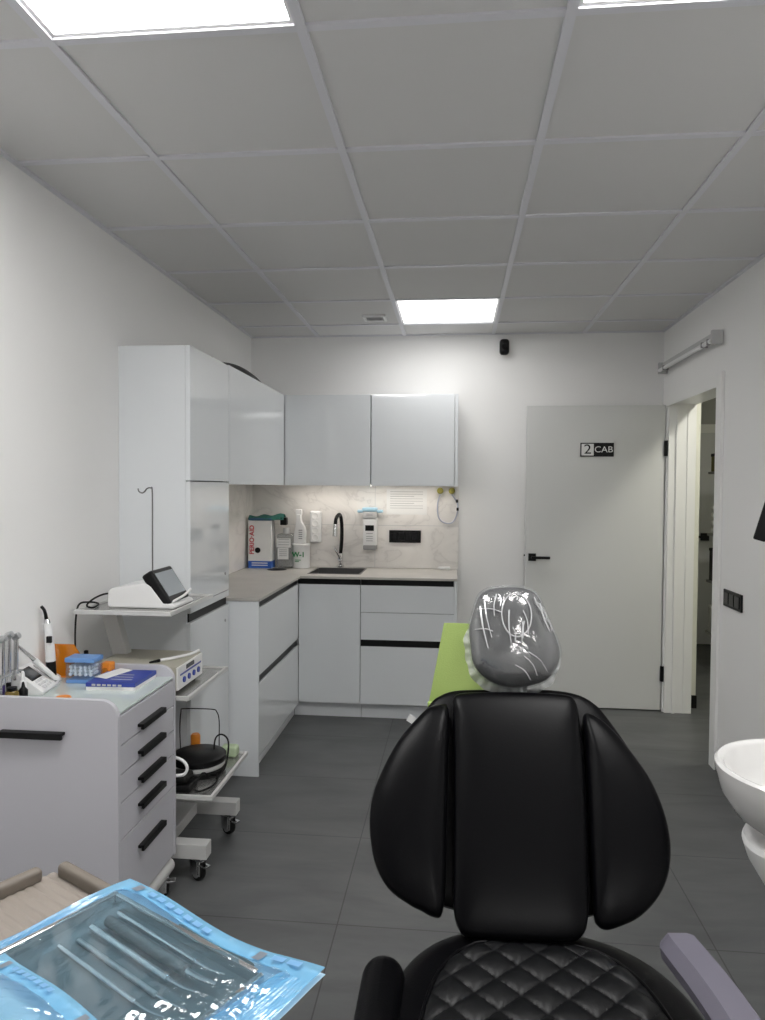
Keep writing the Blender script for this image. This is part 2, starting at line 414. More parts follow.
# ceiling vent
t = thing('ceiling_vent', 'small square white air vent in a ceiling tile beside the far light panel', 'vent', (-.505, 4.45, H + .006))
v = MB()
for k in range(4): v.box((-.555 + .012, 4.40 + .014 + k * .024, H - .004), (-.455 - .012, 4.40 + .022 + k * .024, H + .004))
v.done('louvre', M['greyp'], t, smooth=False)
f = MB(); f.box((-.575, 4.385, H - .008), (-.435, 4.398, H + .006), .002); f.box((-.575, 4.502, H - .008), (-.435, 4.515, H + .006), .002); f.box((-.575, 4.398, H - .008), (-.558, 4.502, H + .006), .002); f.box((-.452, 4.398, H - .008), (-.435, 4.502, H + .006), .002)
f.done('frame', M['white'], t)
MB().box((-.558, 4.398, H + .001), (-.452, 4.502, H + .005)).done('grille_back', M['greyp'], t, smooth=False)

# ------------------------------------------------------------------ door, casing
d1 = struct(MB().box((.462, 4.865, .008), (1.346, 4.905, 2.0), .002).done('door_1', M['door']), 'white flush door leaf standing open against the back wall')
h = MB().box((.481, 4.857, .975), (.531, 4.866, 1.025), .002); h.cyl((.506, 4.86, 1.0), (.506, 4.82, 1.0), .009); h.box((.497, 4.815, .991), (.618, 4.831, 1.009), .003)
h.done('door_handle', M['black'], d1)
MB().box((.4605, 4.873, .93), (.4625, 4.897, 1.07), .0005).done('lock_plate', M['steel'], d1)
MB().cyl((.4615, 4.885, 1.01), (.453, 4.885, 1.01), .006).done('latch', M['black'], d1)
for z in (1.72, .25):
    k = MB().box((1.338, 4.850, z - .05), (1.358, 4.866, z + .05), .002); k.cyl((1.351, 4.852, z - .05), (1.351, 4.852, z + .05), .008)
    k.done('hinge', M['black'], d1)
c = MB(); cw = .085
c.box((XR - .016, DY0 - .075, 0), (XR, DY0 + .004, DH + .06), .002)                    # casing near side
c.box((XR - .016, DY0 + .004, DH - .012), (XR, YB - .13, DH + .06), .002)   # casing over the opening
c.box((XR - .010, DY1 + .02, 0), (XR, DY1 + .03, DH), .001)
struct(c.done('trim_2', M['frame']), 'white door casing')
c = MB()
c.box((XR, DY1, 0), (XR + WT + .01, DY1 + .03, DH), .0015); c.box((XR + .045, DY1 - .012, 0), (XR + .062, DY1 + .001, DH - .012), .001); c.box((XR + .115, DY1 - .006, 0), (XR + .122, DY1 + .001, DH - .012), .001)
c.box((XR, DY0 - .03, 0), (XR + WT + .01, DY0, DH), .0015); c.box((XR + .045, DY0 - .001, 0), (XR + .062, DY0 + .012, DH - .012), .001)
c.box((XR, DY0 - .03, DH), (XR + WT + .01, DY1 + .03, DH + .03), .0015)
struct(c.done('trim_3', M['frame']), 'white door jamb lining')
# door sign
s_ = thing('door_sign', 'small black and white sign on the open door reading 2 CAB', 'sign', (.915, 4.865, 1.711))
MB().box((.808, 4.859, 1.666), (1.022, 4.865, 1.756), .001).done('plate', M['black'], s_)
MB().box((.815, 4.8575, 1.673), (.893, 4.8595, 1.749)).done('number_field', M['paper'], s_, smooth=False)
text('number', '2', M['black'], s_, facing_cam(.854, 4.857, 1.711), .088, sx=1.15)
text('lettering', 'CAB', M['paper'], s_, facing_cam(.957, 4.858, 1.711), .056, sx=1.1)
# light switch
s_ = thing('light_switch', 'black three-gang light switch on the right wall beside the door casing', 'light switch', (XR, 3.69, .915))
MB().box((XR - .010, 3.575, .87), (XR, 3.805, .955), .003).done('plate', M['black'], s_)
for k in range(3): MB().box((XR - .0145, 3.59 + k * .07, .885), (XR - .009, 3.65 + k * .07, .942), .002).done('rocker', M['blackgloss'], s_)
# uv lamp
s_ = thing('wall_lamp', 'long white tube lamp fixture on the right wall above the doorway', 'lamp', (XR, 4.36, 2.23))
MB().box((XR - .035, 3.91, 2.235), (XR, 4.90, 2.275), .003).done('channel', M['lightg'], s_)
for y in (3.90, 4.88): MB().box((XR - .058, y, 2.205), (XR - .002, y + .025, 2.277), .003).done('end_cap', M['lightg'], s_)
MB().cyl((XR - .052, 3.92, 2.225), (XR - .052, 4.885, 2.225), .012).done('tube', M['white'], s_)
for y in (3.95, 4.04, 4.76): MB().box((XR - .066, y, 2.21), (XR - .03, y + .012, 2.24), .002).done('clip', M['greyp'], s_)
# speaker
s_ = thing('wall_speaker', 'small black rounded speaker high on the far wall under the ceiling', 'speaker', (.313, YB, 2.40))
MB().box((.281, YB - .075, 2.348), (.345, YB - .015, 2.452), .022, 5).done('housing', M['black'], s_)
MB().box((.30, YB - .02, 2.385), (.326, YB, 2.415), .002).done('bracket', M['black'], s_)
MB().cyl((.313, YB - .079, 2.40), (.313, YB - .074, 2.40), .02).done('grille', M['blackgloss'], s_)

# ------------------------------------------------------------------ corridor beyond the doorway
CX = XR + WT
struct(MB().box((CX, 4.97, 0), (1.60, 7.2, 2.5)).done('wall_corridor_left', M['corrwall'], smooth=False))
struct(MB().box((1.60, 7.05, 0), (3.3, 7.2, 2.5)).done('wall_corridor_end', M['corrshade'], smooth=False))
struct(MB().box((3.2, 2.9, 0), (3.3, 7.05, 2.5)).done('wall_corridor_right', M['corrwall'], smooth=False))
struct(MB().box((CX, 2.8, 0), (3.3, 2.9, 2.5)).done('wall_corridor_near', M['corrwall'], smooth=False))
struct(MB().box((CX, 2.8, 2.5), (3.3, 7.2, 2.6)).done('ceiling_corridor', M['corrwall'], smooth=False))
struct(MB().box((CX + .011, 4.958, 0), (1.605, 4.97, .085), .002).done('baseboard_corridor', M['black']))
d2 = struct(MB().box((2.13, 7.005, .008), (2.95, 7.05, 1.98), .002).done('door_2', M['corrdoor']), 'grey door at the far end of the corridor')
h = MB().box((2.27, 6.985, .98), (2.345, 7.006, 1.05), .003); h.box((2.16, 6.975, 1.005), (2.30, 6.988, 1.025), .003); h.done('door_handle', M['black'], d2)
c = MB(); c.box((2.05, 7.0, 0), (2.13, 7.05, 2.06), .002); c.box((2.05, 7.0, 1.98), (3.03, 7.05, 2.06), .002); c.box((2.95, 7.0, 0), (3.03, 7.05, 2.06), .002)
struct(c.done('trim_4', M['frame']))
s_ = thing('corridor_fill', 'added round lamp, out of view, lighting the corridor beyond the doorway', 'ceiling light', (1.95, 4.1, 2.5))  # added lamp, never in view, brightens the jamb and corridor
MB().lathe([(.0, -.045), (.10, -.04), (.14, -.02), (.145, 0), (.0, 0)], (1.95, 4.1, 2.5)).done('diffuser', M['corrfill'], s_)
MB().lathe([(.146, -.012), (.155, -.012), (.155, 0), (.146, 0), (.146, -.012)], (1.95, 4.1, 2.5)).done('rim', M['white'], s_)
# open rack with odds and ends, only its edge is seen
RX, RY0, RY1 = 2.045, 5.75, 6.15
t = thing('storage_rack', 'tall open rack of supplies just visible through the doorway', 'shelf', (RX + .4, 5.95, 0))
for z in (.30, .72, 1.10, 1.60):
    MB().box((RX, RY0, z - .02), (RX + .8, RY1, z), .002).done('shelf', M['greyp'], t)
for x, y in ((RX + .40, RY1 - .035), (RX + .765, RY1 - .035), (RX + .765, RY0 + .005)):
    if True: MB().box((x, y, 0), (x + .03, y + .03, 1.95), .002).done('upright', M['lightg'], t)
def boxthing(name, label, cat, lo, hi, m, lid=None, group=None):
    t = thing(name, label, cat, ((lo[0] + hi[0]) / 2, (lo[1] + hi[1]) / 2, lo[2]), group)
    MB().box(lo, hi, .006).done('body', m, t)
    if lid: MB().box((lo[0] - .003, lo[1] - .003, hi[2] - .02), (hi[0] + .003, hi[1] + .003, hi[2] + .004), .004).done('lid', lid, t)
    return t
boxthing('storage_box', 'olive box on the top rack shelf seen through the doorway', 'box', (RX + .004, RY0 + .02, 1.60), (RX + .30, RY1 - .05, 1.74), M['olive'], M['black'])
for k in range(4):
    tag(MB().box((RX + .004, RY0 + .02, 1.10 + k * .06), (RX + .34, RY1 - .05, 1.155 + k * .06), .022, 3).done('folded_towel', M['cotton'], loc=None), ['bottom white towel of the pile seen through the doorway', 'second lowest white towel of the pile through the doorway', 'second highest white towel of the pile through the doorway', 'topmost white towel of the pile seen through the doorway'][k], 'towel', 'white towels on the rack')
boxthing('storage_box', 'black box on the rack shelf below the white towels', 'box', (RX + .004, RY0 + .02, .72), (RX + .36, RY1 - .05, .98), M['black'], M['rubber'])
boxthing('storage_box', 'light grey box on the lowest rack shelf', 'box', (RX + .004, RY0 + .02, .30), (RX + .36, RY1 - .05, .52), M['lightg'], M['white'])

# ------------------------------------------------------------------ kitchen cabinets
TX, TY0, TY1 = -1.12, 2.97, 3.495
t = thing('tall_cabinet', 'tall white gloss cabinet at the left end of the kitchen run', 'cabinet', (-1.28, 3.22, 0))
b = MB(); b.box((XL, TY0, .0), (TX - .020, TY0 + .018, 2.05), .001); b.box((XL, TY1 - .018, 0), (TX - .020, TY1, 2.05), .001); b.box((XL, TY0 + .018, 0.1), (XL + .01, TY1 - .018, 2.05)); b.box((XL, TY0 + .018, 2.032), (TX - .02, TY1 - .018, 2.05)); b.box((XL, TY0 + .018, .1), (TX - .02, TY1 - .018, .118)); b.box((XL + .01, TY0 + .018, 1.46), (TX - .022, TY1 - .018, 1.475)); b.box((XL + .01, TY0 + .018, .93), (TX - .022, TY1 - .018, .945))
b.done('body', M['gloss'], t)
MB().box((TX - .02, TY0 + .001, 1.480), (TX, TY1, 2.05), .0015).done('door', M['gloss'], t)
MB().box((TX - .02, TY0 + .001, .945), (TX, TY1, 1.475), .0015).done('door', M['gloss'], t)
lo = MB().box((TX - .02, TY0 + .001, .10), (TX, TY1, .872), .0015).done('door', M['gloss'], t)
MB().box((TX - .045, TY0 + .018, .868), (TX - .014, TY1 - .002, .912), .001).done('handle_channel', M['black'], t)
MB().box((TX - .02, TY0 + .001, .912), (TX, TY1, .942), .0015).done('rail', M['gloss'], t)
for z in (.80, 1.03): MB().cyl((TX - .002, TY1 - .06, z), (TX + .003, TY1 - .06, z), .007).done('lock', M['greyp'], t)
MB().box((XL + .05, TY0 + .018, 0), (TX - .06, TY1 - .018, .10)).done('plinth', M['carcass'], t, smooth=False)

def wall_cabinet(label, lo, hi, front, door_spans):
    t = thing('wall_cabinet', label, 'cabinet', ((lo[0] + hi[0]) / 2, (lo[1] + hi[1]) / 2, lo[2]), 'white wall cabinets above the counter')
    b = MB()
    if front == 'x': b.box(lo, (hi[0] - .02, hi[1], hi[2]), .001)
    else: b.box((lo[0], lo[1] + .02, lo[2]), hi, .001)
    b.done('body', M['carcass'], t)
    for a, c in door_spans:
        if front == 'x': MB().box((hi[0] - .019, a, lo[2] - .006), (hi[0], c, hi[2]), .0015).done('door', M['gloss'], t)
        else: MB().box((a, lo[1], lo[2] - .006), (c, lo[1] + .019, hi[2]), .0015).done('door', M['gloss'], t)
    return t
UZ0, UZ1, UY = 1.472, 2.055, 4.66
wall_cabinet('white gloss wall cabinet on the left wall next to the tall cabinet', (XL, TY1 + .003, UZ0), (TX, UY - .004, UZ1), 'x', [(TY1 + .004, UY - .006)])
wall_cabinet('white gloss wall cabinet in the corner above the clear jug', (XL, UY, UZ0), (-.552, YB, UZ1), 'y', [(TX + .003, -.554)])
wall_cabinet('white gloss wall cabinet above the soap dispenser at the right end', (-.549, UY, UZ0), (-.012, YB, UZ1), 'y', [(-.547, -.013)])
tag(MB().box((-.0105, UY, UZ0 - .008), (.010, YB, UZ1), .001).done('side_panel', M['gloss']), 'white side panel closing the right end of the wall cabinets', 'panel')
# LED strips under the cabinets
s_ = thing('under_cabinet_light', 'slim lit strip under the wall cabinets above the sink', 'light', (-.55, 4.74, UZ0))
MB().box((-1.10, 4.785, UZ0 - .004), (-.03, 4.815, UZ0), .001).done('profile', M['white'], s_)
MB().box((-1.09, 4.790, UZ0 - .0055), (-.04, 4.810, UZ0 - .0035)).done('diffuser', M['strip'], s_, smooth=False)
# backsplash
bs = MB(); bs.box((XL + .012, YB - .012, .902), (.02, YB, UZ0)); 
bs = bs.done('backsplash', M['marble'], smooth=False); tag(bs, 'pale veined marble splashback along the far wall above the counter', 'splashback')
j = MB(); j.box((XL + .012, YB - .0128, 1.193), (.02, YB - .0119, 1.196)); j.box((-.556, YB - .0128, .903), (-.553, YB - .0119, UZ0 - .002)); j.done('joint', M['lightg'], bs, smooth=False)
tag(MB().box((XL, TY1 + .003, .902), (XL + .012, YB, UZ0)).done('backsplash', M['marble'], smooth=False), 'pale veined marble splashback on the left wall beside the tall cabinet', 'splashback')
# worktop with sink cutout
CT, CB = .90, .886
FX, FY = -.962, 4.425     # front edges of the two runs
SX0, SX1, SY0, SY1 = -.945, -.600, 4.555, 4.905
wk = MB()
wk.box((XL, TY1 + .005, CB), (FX, FY, CT)); wk.box((XL, FY, CB), (SX0, YB - .012, CT)); wk.box((SX1, FY, CB), (.012, YB - .012, CT)); wk.box((SX0, FY, CB), (SX1, SY0, CT)); wk.box((SX0, SY1, CB), (SX1, YB - .012, CT))
wt_ = wk.done('worktop', M['counter'], smooth=False); tag(wt_, 'grey stone-look L-shaped kitchen worktop', 'worktop')
MB().lathe([(0, 0), (.062, 0), (.066, .002), (.058, .003), (.05, .0015), (0, .001)], (-1.19, 4.745, CT)).done('grommet', M['black'], wt_)
sk = thing('sink', 'dark rectangular sink sunk in the worktop under the tap', 'sink', (-.79, 4.70, .74))
b = MB(); r = .012
b.box((SX0 + .001, SY0 + .001, .745), (SX1 - .001, SY1 - .001, .755)); b.box((SX0 + .001, SY0 + .001, .755), (SX0 + r, SY1 - .001, CT + .002)); b.box((SX1 - r, SY0 + .001, .755), (SX1 - .001, SY1 - .001, CT + .002)); b.box((SX0 + r, SY0 + .001, .755), (SX1 - r, SY0 + r, CT + .002)); b.box((SX0 + r, SY1 - r, .755), (SX1 - r, SY1 - .001, CT + .002))
b.done('basin', M['darksteel'], sk)
MB().lathe([(0, .004), (.03, .004), (.034, .001), (.034, 0)], (-.79, 4.70, .755)).done('drain', M['chrome'], sk)
fa = thing('faucet', 'tall tap with a black curved spout and chrome base behind the sink', 'tap', (-.79, 4.938, CT))
b = MB().cyl((-.79, 4.938, CT), (-.79, 4.938, CT + .02), .024, bev=.004); b.cyl((-.79, 4.938, CT + .02), (-.79, 4.938, CT + .10), .018); b.cyl((-.79, 4.938, CT + .05), (-.79, 4.895, CT + .065), .015, bev=.003); b.done('base', M['chrome'], fa)
MB().tube([(-.79, 4.90, CT + .065), (-.80, 4.882, CT + .10), (-.825, 4.872, CT + .145)], .007).done('lever', M['chrome'], fa)
MB().tube([(-.79, 4.938, CT + .09), (-.782, 4.938, CT + .20), (-.782, 4.935, CT + .30), (-.785, 4.905, CT + .355), (-.79, 4.86, CT + .37), (-.80, 4.81, CT + .345), (-.803, 4.795, CT + .305)], .0125).done('spout', M['black'], fa)
MB().cyl((-.803, 4.795, CT + .308), (-.806, 4.787, CT + .225), .014, .017, bev=.003).done('spray_head', M['chrome'], fa)

# base cabinets
def front(parent, lo, hi): return MB().box(lo, hi, .0015).done('drawer', M['gloss'], parent)
t = thing('base_cabinet', 'white base cabinet of two large drawers under the left worktop', 'cabinet', (-1.21, 4.0, 0), 'white base cabinets')
b = MB(); b.box((XL + .002, TY1 + .025, .10), (FX - .045, FY + .019, CB - .002)); b.done('body', M['carcass'], t, smooth=False)
MB().box((XL, TY1 + .012, 0), (FX - .010, TY1 + .026, CB - .002), .001).done('end_panel', M['gloss'], t)
FZ = .848
front(t, (FX - .035, TY1 + .027, .505), (FX - .015, FY + .055, FZ)); front(t, (FX - .035, TY1 + .027, .09), (FX - .015, FY + .055, .462))
for z0, z1 in ((FZ, CB - .002), (.46, .505)): MB().box((FX - .050, TY1 + .026, z0), (FX - .026, FY + .03, z1)).done('handle_channel', M['black'], t, smooth=False)
MB().box((FX - .07, TY1 + .026, 0), (FX - .055, FY + .085, .10)).done('plinth', M['carcass'], t, smooth=False)
t = thing('base_cabinet', 'white base cabinet with one plain door under the sink', 'cabinet', (-.79, 4.7, 0), 'white base cabinets')
b = MB(); x0, x1 = FX - .04, -.585
b.box((x0 + .002, FY + .045, .10), (x0 + .018, YB - .015, CB - .002)); b.box((x1 - .018, FY + .045, .10), (x1, YB - .015, CB - .002)); b.box((x0 + .02, FY + .045, .10), (x1 - .018, YB - .015, .118)); b.box((x0 + .02, YB - .03, .118), (x1 - .018, YB - .015, .7)); b.done('body', M['carcass'], t, smooth=False)
MB().box((FX - .012, FY + .02, .105), (-.586, FY + .04, FZ), .0015).done('door', M['gloss'], t)
MB().box((FX - .02, FY + .028, FZ), (-.586, FY + .05, CB - .002)).done('handle_channel', M['black'], t, smooth=False)
MB().box((FX - .052, FY + .085, 0), (-.586, FY + .10, .10)).done('plinth', M['carcass'], t, smooth=False)
t = thing('base_cabinet', 'white base cabinet of three drawers at the right end of the run', 'cabinet', (-.29, 4.7, 0), 'white base cabinets')
MB().box((-.583, FY + .052, .10), (-.006, YB - .013, CB - .002)).done('body', M['carcass'], t, smooth=False)
front(t, (-.583, FY + .02, .680), (-.006, FY + .04, FZ)); front(t, (-.583, FY + .02, .508), (-.006, FY + .04, .677)); front(t, (-.583, FY + .02, .105), (-.006, FY + .04, .466))
for z0, z1 in ((FZ, CB - .002), (.464, .508)): MB().box((-.583, FY + .028, z0), (-.008, FY + .050, z1)).done('handle_channel', M['black'], t, smooth=False)
MB().box((-.583, FY + .085, 0), (-.006, FY + .10, .10)).done('plinth', M['carcass'], t, smooth=False)
MB().box((-.005, FY + .012, 0), (.012, YB - .013, CB - .002), .001).done('end_panel', M['gloss'], t)

# ------------------------------------------------------------------ on the worktop
CTZ = CT
t = thing('medicine_box', 'white and blue box with red sideways lettering standing in the worktop corner', 'box', (-1.3110, 4.84, CTZ))
MB().box((-1.4010, 4.79, CTZ), (-1.2410, 4.89, CTZ + .325), .003).done('body', M['paper'], t)
MB().box((-1.4015, 4.7893, CTZ + .002), (-1.2405, 4.8907, CTZ + .052), .002).done('blue_band', M['blue'], t)
text('lettering', 'PERIO·AID', M['red'], t, Matrix.Translation((-1.3740, 4.789, CTZ + .195)) @ Matrix.Rotation(PI / 2, 4, 'X') @ Matrix.Rotation(PI / 2, 4, 'Z'), .043, bold=.0010)
MB().cyl((-1.3340, 4.7905, CTZ + .125), (-1.3340, 4.785, CTZ + .125), .019).done('dot', M['black'], t)
k = MB()
for z in (.035, .02): k.box((-1.3760, 4.7885, CTZ + z), (-1.2660, 4.7895, CTZ + z + .006))
k.done('print', M['paper'], t, smooth=False)
t = thing('folded_drape', 'teal green rolled drape with a blue band lying on the white and blue box', 'drape', (-1.27, 4.84, CTZ + .325))
MB().grid(lambda u, v: (-1.406 + .245 * u, 4.80 + .09 * v + .006 * math.sin(9 * u), CTZ + .3255 + .030 * math.sin(PI * min(max(v, .02), .98)) ** .5 + .006 * math.sin(14 * u + 4 * v) * math.sin(PI * v) ** 2 + .015 * u * math.sin(PI * v)), 30, 14, .004).done('cloth', M['teal'], t)
MB().box((-1.400, 4.797, CTZ + .3255), (-1.241, 4.886, CTZ + .342), .004).done('band', M['navyfabric'], t)
MB().box((-1.186, 4.81, CTZ + .295), (-1.141, 4.86, CTZ + .348), .006).done('clasp', M['black'], t)
t = thing('plastic_jug', 'clear plastic jug with two white labels beside the white and blue box', 'jug', (-1.165, 4.88, CTZ))
MB().box((-1.217, 4.825, CTZ), (-1.10, 4.935, CTZ + .235), .018, 4).done('body', M['jug'], t)
MB().cyl((-1.158, 4.88, CTZ + .234), (-1.158, 4.88, CTZ + .275), .022, bev=.003).done('cap', M['lightg'], t)
for x0, x1, z0, z1, zz in ((-1.212, -1.115, .143, .205, (.195, .178, .160)), (-1.205, -1.13, .062, .14, (.125, .112, .098, .085))):
    lb = MB().box((x0, 4.8235, CTZ + z0), (x1, 4.8250, CTZ + z1)).done('label', M['paper'], t, smooth=False)
    k = MB()
    for z in zz: k.box((x0 + .012, 4.8225, CTZ + z), (x1 - .010, 4.8236, CTZ + z + .0035))
    k.done('print', M['ink'], lb, smooth=False)
t = thing('wipes_tub', 'round white tub with green W-1 print on the worktop', 'tub', (-1.055, 4.885, CTZ))
MB().lathe([(0, 0), (.056, 0), (.060, .004), (.060, .145), (.062, .148), (.062, .163), (.057, .168), (0, .168)], (-1.055, 4.885, CTZ)).done('body', M['white'], t)
text('lettering', 'W-1', M['green'], t, facing_cam(-1.060, 4.8215, CTZ + .095), .047, bold=.0016)
k = MB(); 
for i, z in enumerate((.056, .046)): k.box((-1.085, 4.8235, CTZ + z), (-1.045 - i * .012, 4.8275, CTZ + z + .005))
k.done('print', M['green'], t, smooth=False)
t = thing('spray_bottle', 'white spray bottle with sloped shoulder standing on the round white tub', 'bottle', (-1.06, 4.885, CTZ + .168))
prof = [(-.042, 0), (.036, 0), (.038, .004), (.038, .085), (.030, .115), (.008, .150), (.004, .185), (.004, .2), (-.026, .2), (-.026, .185), (-.030, .12), (-.043, .06), (-.044, .004)]
MB().prism(prof, -.026, .026, Matrix.Translation((-1.06, 4.885, CTZ + .168)) @ Matrix.Rotation(PI / 2, 4, 'X'), .006).done('body', M['white'], t)
MB().box((-1.093, 4.868, CTZ + .362), (-1.05, 4.902, CTZ + .402), .006).done('spray_head', M['white'], t)
k = MB()
for i in range(5): k.box((-1.068, 4.8575, CTZ + .20 + i * .014), (-1.042, 4.8588, CTZ + .207 + i * .014))
k.done('print', M['ink'], t, smooth=False)
WZ = YB - .012
t = thing('socket_strip', 'white upright socket strip on the splashback right of the spray bottle', 'socket strip', (-.965, WZ, 1.17))
MB().box((-1.005, WZ - .045, 1.07), (-.925, WZ, 1.29), .012, 3).done('housing', M['white'], t)
for k in range(4): MB().lathe([(0, .001), (.016, .001), (.022, .004), (.025, 0)], (0, 0, 0), 24, Matrix.Translation((-.965, WZ - .045, 1.255 - k * .05)) @ Matrix.Rotation(PI / 2, 4, 'X')).done('outlet', M['paper'], t)
t = thing('soap_dispenser', 'white wall dispenser with a pale blue cap on the splashback right of the tap', 'dispenser', (-.575, WZ, 1.16))
MB().box((-.628, WZ - .085, 1.06), (-.535, WZ, 1.245), .005).done('housing', M['white'], t)
MB().box((-.630, WZ - .09, 1.245), (-.533, WZ - .004, 1.29), .006).done('reservoir', M['lightg'], t)
k = MB(); k.box((-.635, WZ - .09, 1.29), (-.535, WZ - .01, 1.318), .008); k.box((-.672, WZ - .06, 1.282), (-.495, WZ - .03, 1.302), .008); k.done('cap', M['aqua'], t)
MB().box((-.612, WZ - .087, 1.16), (-.553, WZ - .084, 1.198), .001).done('window', M['black'], t)
MB().box((-.626, WZ - .092, 1.03), (-.537, WZ - .01, 1.062), .006).done('nozzle', M['greyp'], t)
k = MB()
for z in (1.262, 1.272, 1.14, 1.12, 1.105, 1.09): k.box((-.605, WZ - .0915 if z > 1.2 else WZ - .0865, z), (-.56, WZ - .089 if z > 1.2 else WZ - .0845, z + .004))
k.done('print', M['ink'], t, smooth=False)
t = thing('wall_socket', 'black four-module socket plate on the splashback right of the dispenser', 'socket', (-.345, WZ, 1.12))
MB().box((-.455, WZ - .012, 1.077), (-.237, WZ, 1.162), .003).done('plate', M['black'], t)
for k in range(4): MB().box((-.437 + k * .047, WZ - .015, 1.092), (-.400 + k * .047, WZ - .011, 1.148), .002).done('module', M['blackgloss'], t)
t = thing('notice', 'white paper notice taped to the splashback under the right wall cabinet', 'paper', (-.335, WZ, 1.355))
MB().box((-.475, WZ - .0015, 1.27), (-.198, WZ, 1.445)).done('sheet', M['paper'], t, smooth=False)
k = MB()
for i in range(8): k.box((-.45, WZ - .0022, 1.425 - i * .016), (-.225 - (.06 if i % 3 == 2 else 0), WZ - .0014, 1.428 - i * .016))
k.done('print', M['ink'], t, smooth=False)
for x, lb in ((-.107, 'left of two olive yellow round knobs under the right wall cabinet'), (-.028, 'right of two olive yellow round knobs under the right wall cabinet')):
    t = thing('valve_knob', lb, 'knob', (x, WZ, 1.435), 'olive yellow knobs on the splashback')
    MB().lathe([(0, .05), (.015, .05), (.021, .044), (.022, .02), (.016, .012), (.010, .01), (.010, 0), (0, 0)], (0, 0, 0), 20, Matrix.Translation((x, WZ, 1.435)) @ Matrix.Rotation(PI / 2, 4, 'X')).done('knob', M['yellowgreen'], t)
    MB().box((x - .004, WZ - .056, 1.418), (x + .004, WZ - .049, 1.452), .002).done('grip', M['yellowgreen'], t)
t = thing('hanging_hose', 'loop of thin blue grey hose hanging under the yellow knobs', 'hose', (-.04, WZ, 1.3))
MB().tube([(-.107, WZ - .012, 1.41), (-.125, WZ - .012, 1.34), (-.115, WZ - .012, 1.25), (-.07, WZ - .012, 1.215), (-.02, WZ - .012, 1.222), (.008, WZ - .012, 1.28), (.01, WZ - .012, 1.35), (-.028, WZ - .012, 1.41)], .0045).done('hose', M['hose'], t)
for x, z in ((.008, 1.365), (.012, 1.31)): MB().box((x - .008, WZ - .022, z - .01), (x + .008, WZ - .002, z + .012), .003).done('clip', M['black'], t)
t = thing('soap_dish', 'small white block at the back of the worktop near its right end', 'dish', (-.08, 4.93, CTZ))
MB().box((-.115, 4.91, CTZ), (-.035, 4.955, CTZ + .018), .005, 3).done('dish', M['white'], t)
t = thing('black_bag', 'black soft bag lying on top of the left wall cabinet', 'bag', (-1.28, 4.0, UZ1))
MB().grid(lambda u, v: (-1.40 + .27 * v, 3.62 + .62 * u, UZ1 + .002 + .075 * (math.sin(PI * min(max(u, .0), 1)) ** .6) * (math.sin(PI * v) ** .5)), 24, 14, .0).done('body', M['black'], t)
MB().tube([(-1.3, 3.66, UZ1 + .07), (-1.3, 3.76, UZ1 + .085), (-1.3, 3.86, UZ1 + .07)], .006).done('handle', M['black'], t)

# ------------------------------------------------------------------ drawer cart
AX0, AX1, AY0, AY1, AZ0, AZS = -1.425, -.99, 2.035, 2.48, .135, .775
def caster(parent, x, y, r=.032, ztop=.09, yaw=0.3):
    """swivel caster standing on the floor"""
    mx = rz(yaw, (x, y, 0))
    c = MB(); c.box((x - .022, y - .020, ztop - .014), (x + .022, y + .020, ztop), .003, mx=mx); c.box((x - .030, y - .018, r * .8), (x + .012, y - .014, ztop - .012), .001, mx=mx); c.box((x - .030, y + .014, r * .8), (x + .012, y + .018, ztop - .012), .001, mx=mx)
    bl = MB(); bl.box((x - .034, y - .023, r * .9), (x + .004, y - .019, ztop - .010), .0015, mx=mx); bl.box((x - .034, y + .019, r * .9), (x + .004, y + .023, ztop - .010), .0015, mx=mx); bl.box((x - .002, y - .012, ztop - .034), (x + .042, y + .012, ztop - .026), .002, mx=mx)
    c = c.done('caster', M['chrome'], parent)
    bl.done('brake', M['chrome'], c)
    wv = MB(); wv.cyl((x - .012, y - .012, r), (x - .012, y + .012, r), r, seg=28, bev=.005); wv.bm.transform(mx); wv.done('wheel', M['rubber'], c)
    hv = MB(); hv.cyl((x - .012, y - .0165, r), (x - .012, y + .0165, r), r * .62, seg=20, bev=.003); hv.bm.transform(mx); hv.done('hub', M['chrome'], c)
    return c
t = thing('drawer_cart', 'white five-drawer clinic cart with black handles at the left', 'cart', ((AX0 + AX1) / 2, (AY0 + AY1) / 2, 0))
def lip_poly(r=.055, top=.818):
    pts = [(AX0, AZ0), (AX1, AZ0)]
    for k in range(9):
        a = k / 8 * PI / 2; pts.append((AX1 - r + r * math.cos(a), top - r + r * math.sin(a)))
    pts.append((AX0, top)); return pts
MXY = Matrix(((1, 0, 0, 0), (0, 0, -1, 0), (0, 1, 0, 0), (0, 0, 0, 1)))   # poly (x,z) extruded along -y
b = MB(); b.prism(lip_poly(), -(AY0 + .018), -AY0, MXY, .002); b.done('side_panel', M['lilac'], t)
b = MB(); b.prism(lip_poly(), -AY1, -(AY1 - .018), MXY, .002); b.done('side_panel', M['lilac'], t)
MB().box((AX0, AY0 + .018, AZ0), (AX1 - .022, AY1 - .018, AZS - .004)).done('body', M['lilac'], t, smooth=False)
MB().box((AX0 + .002, AY0 + .019, AZS - .004), (AX1 - .003, AY1 - .019, AZS + .004), .002).done('glass_top', M['glasstop'], t)
zs = [.768, .676, .588, .502, .388, .140]; hz = [.700, .614, .530, .447, .312]
for k in range(5):
    dr = MB().box((AX1 - .020, AY0 + .0195, zs[k + 1] + .002), (AX1 - .001, AY1 - .0195, zs[k] - .002), .0015).done('drawer', M['lilac'], t)
    hh = MB(); z = hz[k]; hh.box((AX1 - .001, 2.168, z - .004), (AX1 + .019, 2.350, z + .006), .002); hh.box((AX1 + .010, 2.168, z - .012), (AX1 + .020, 2.350, z + .006), .002); hh.done('handle', M['black'], dr)
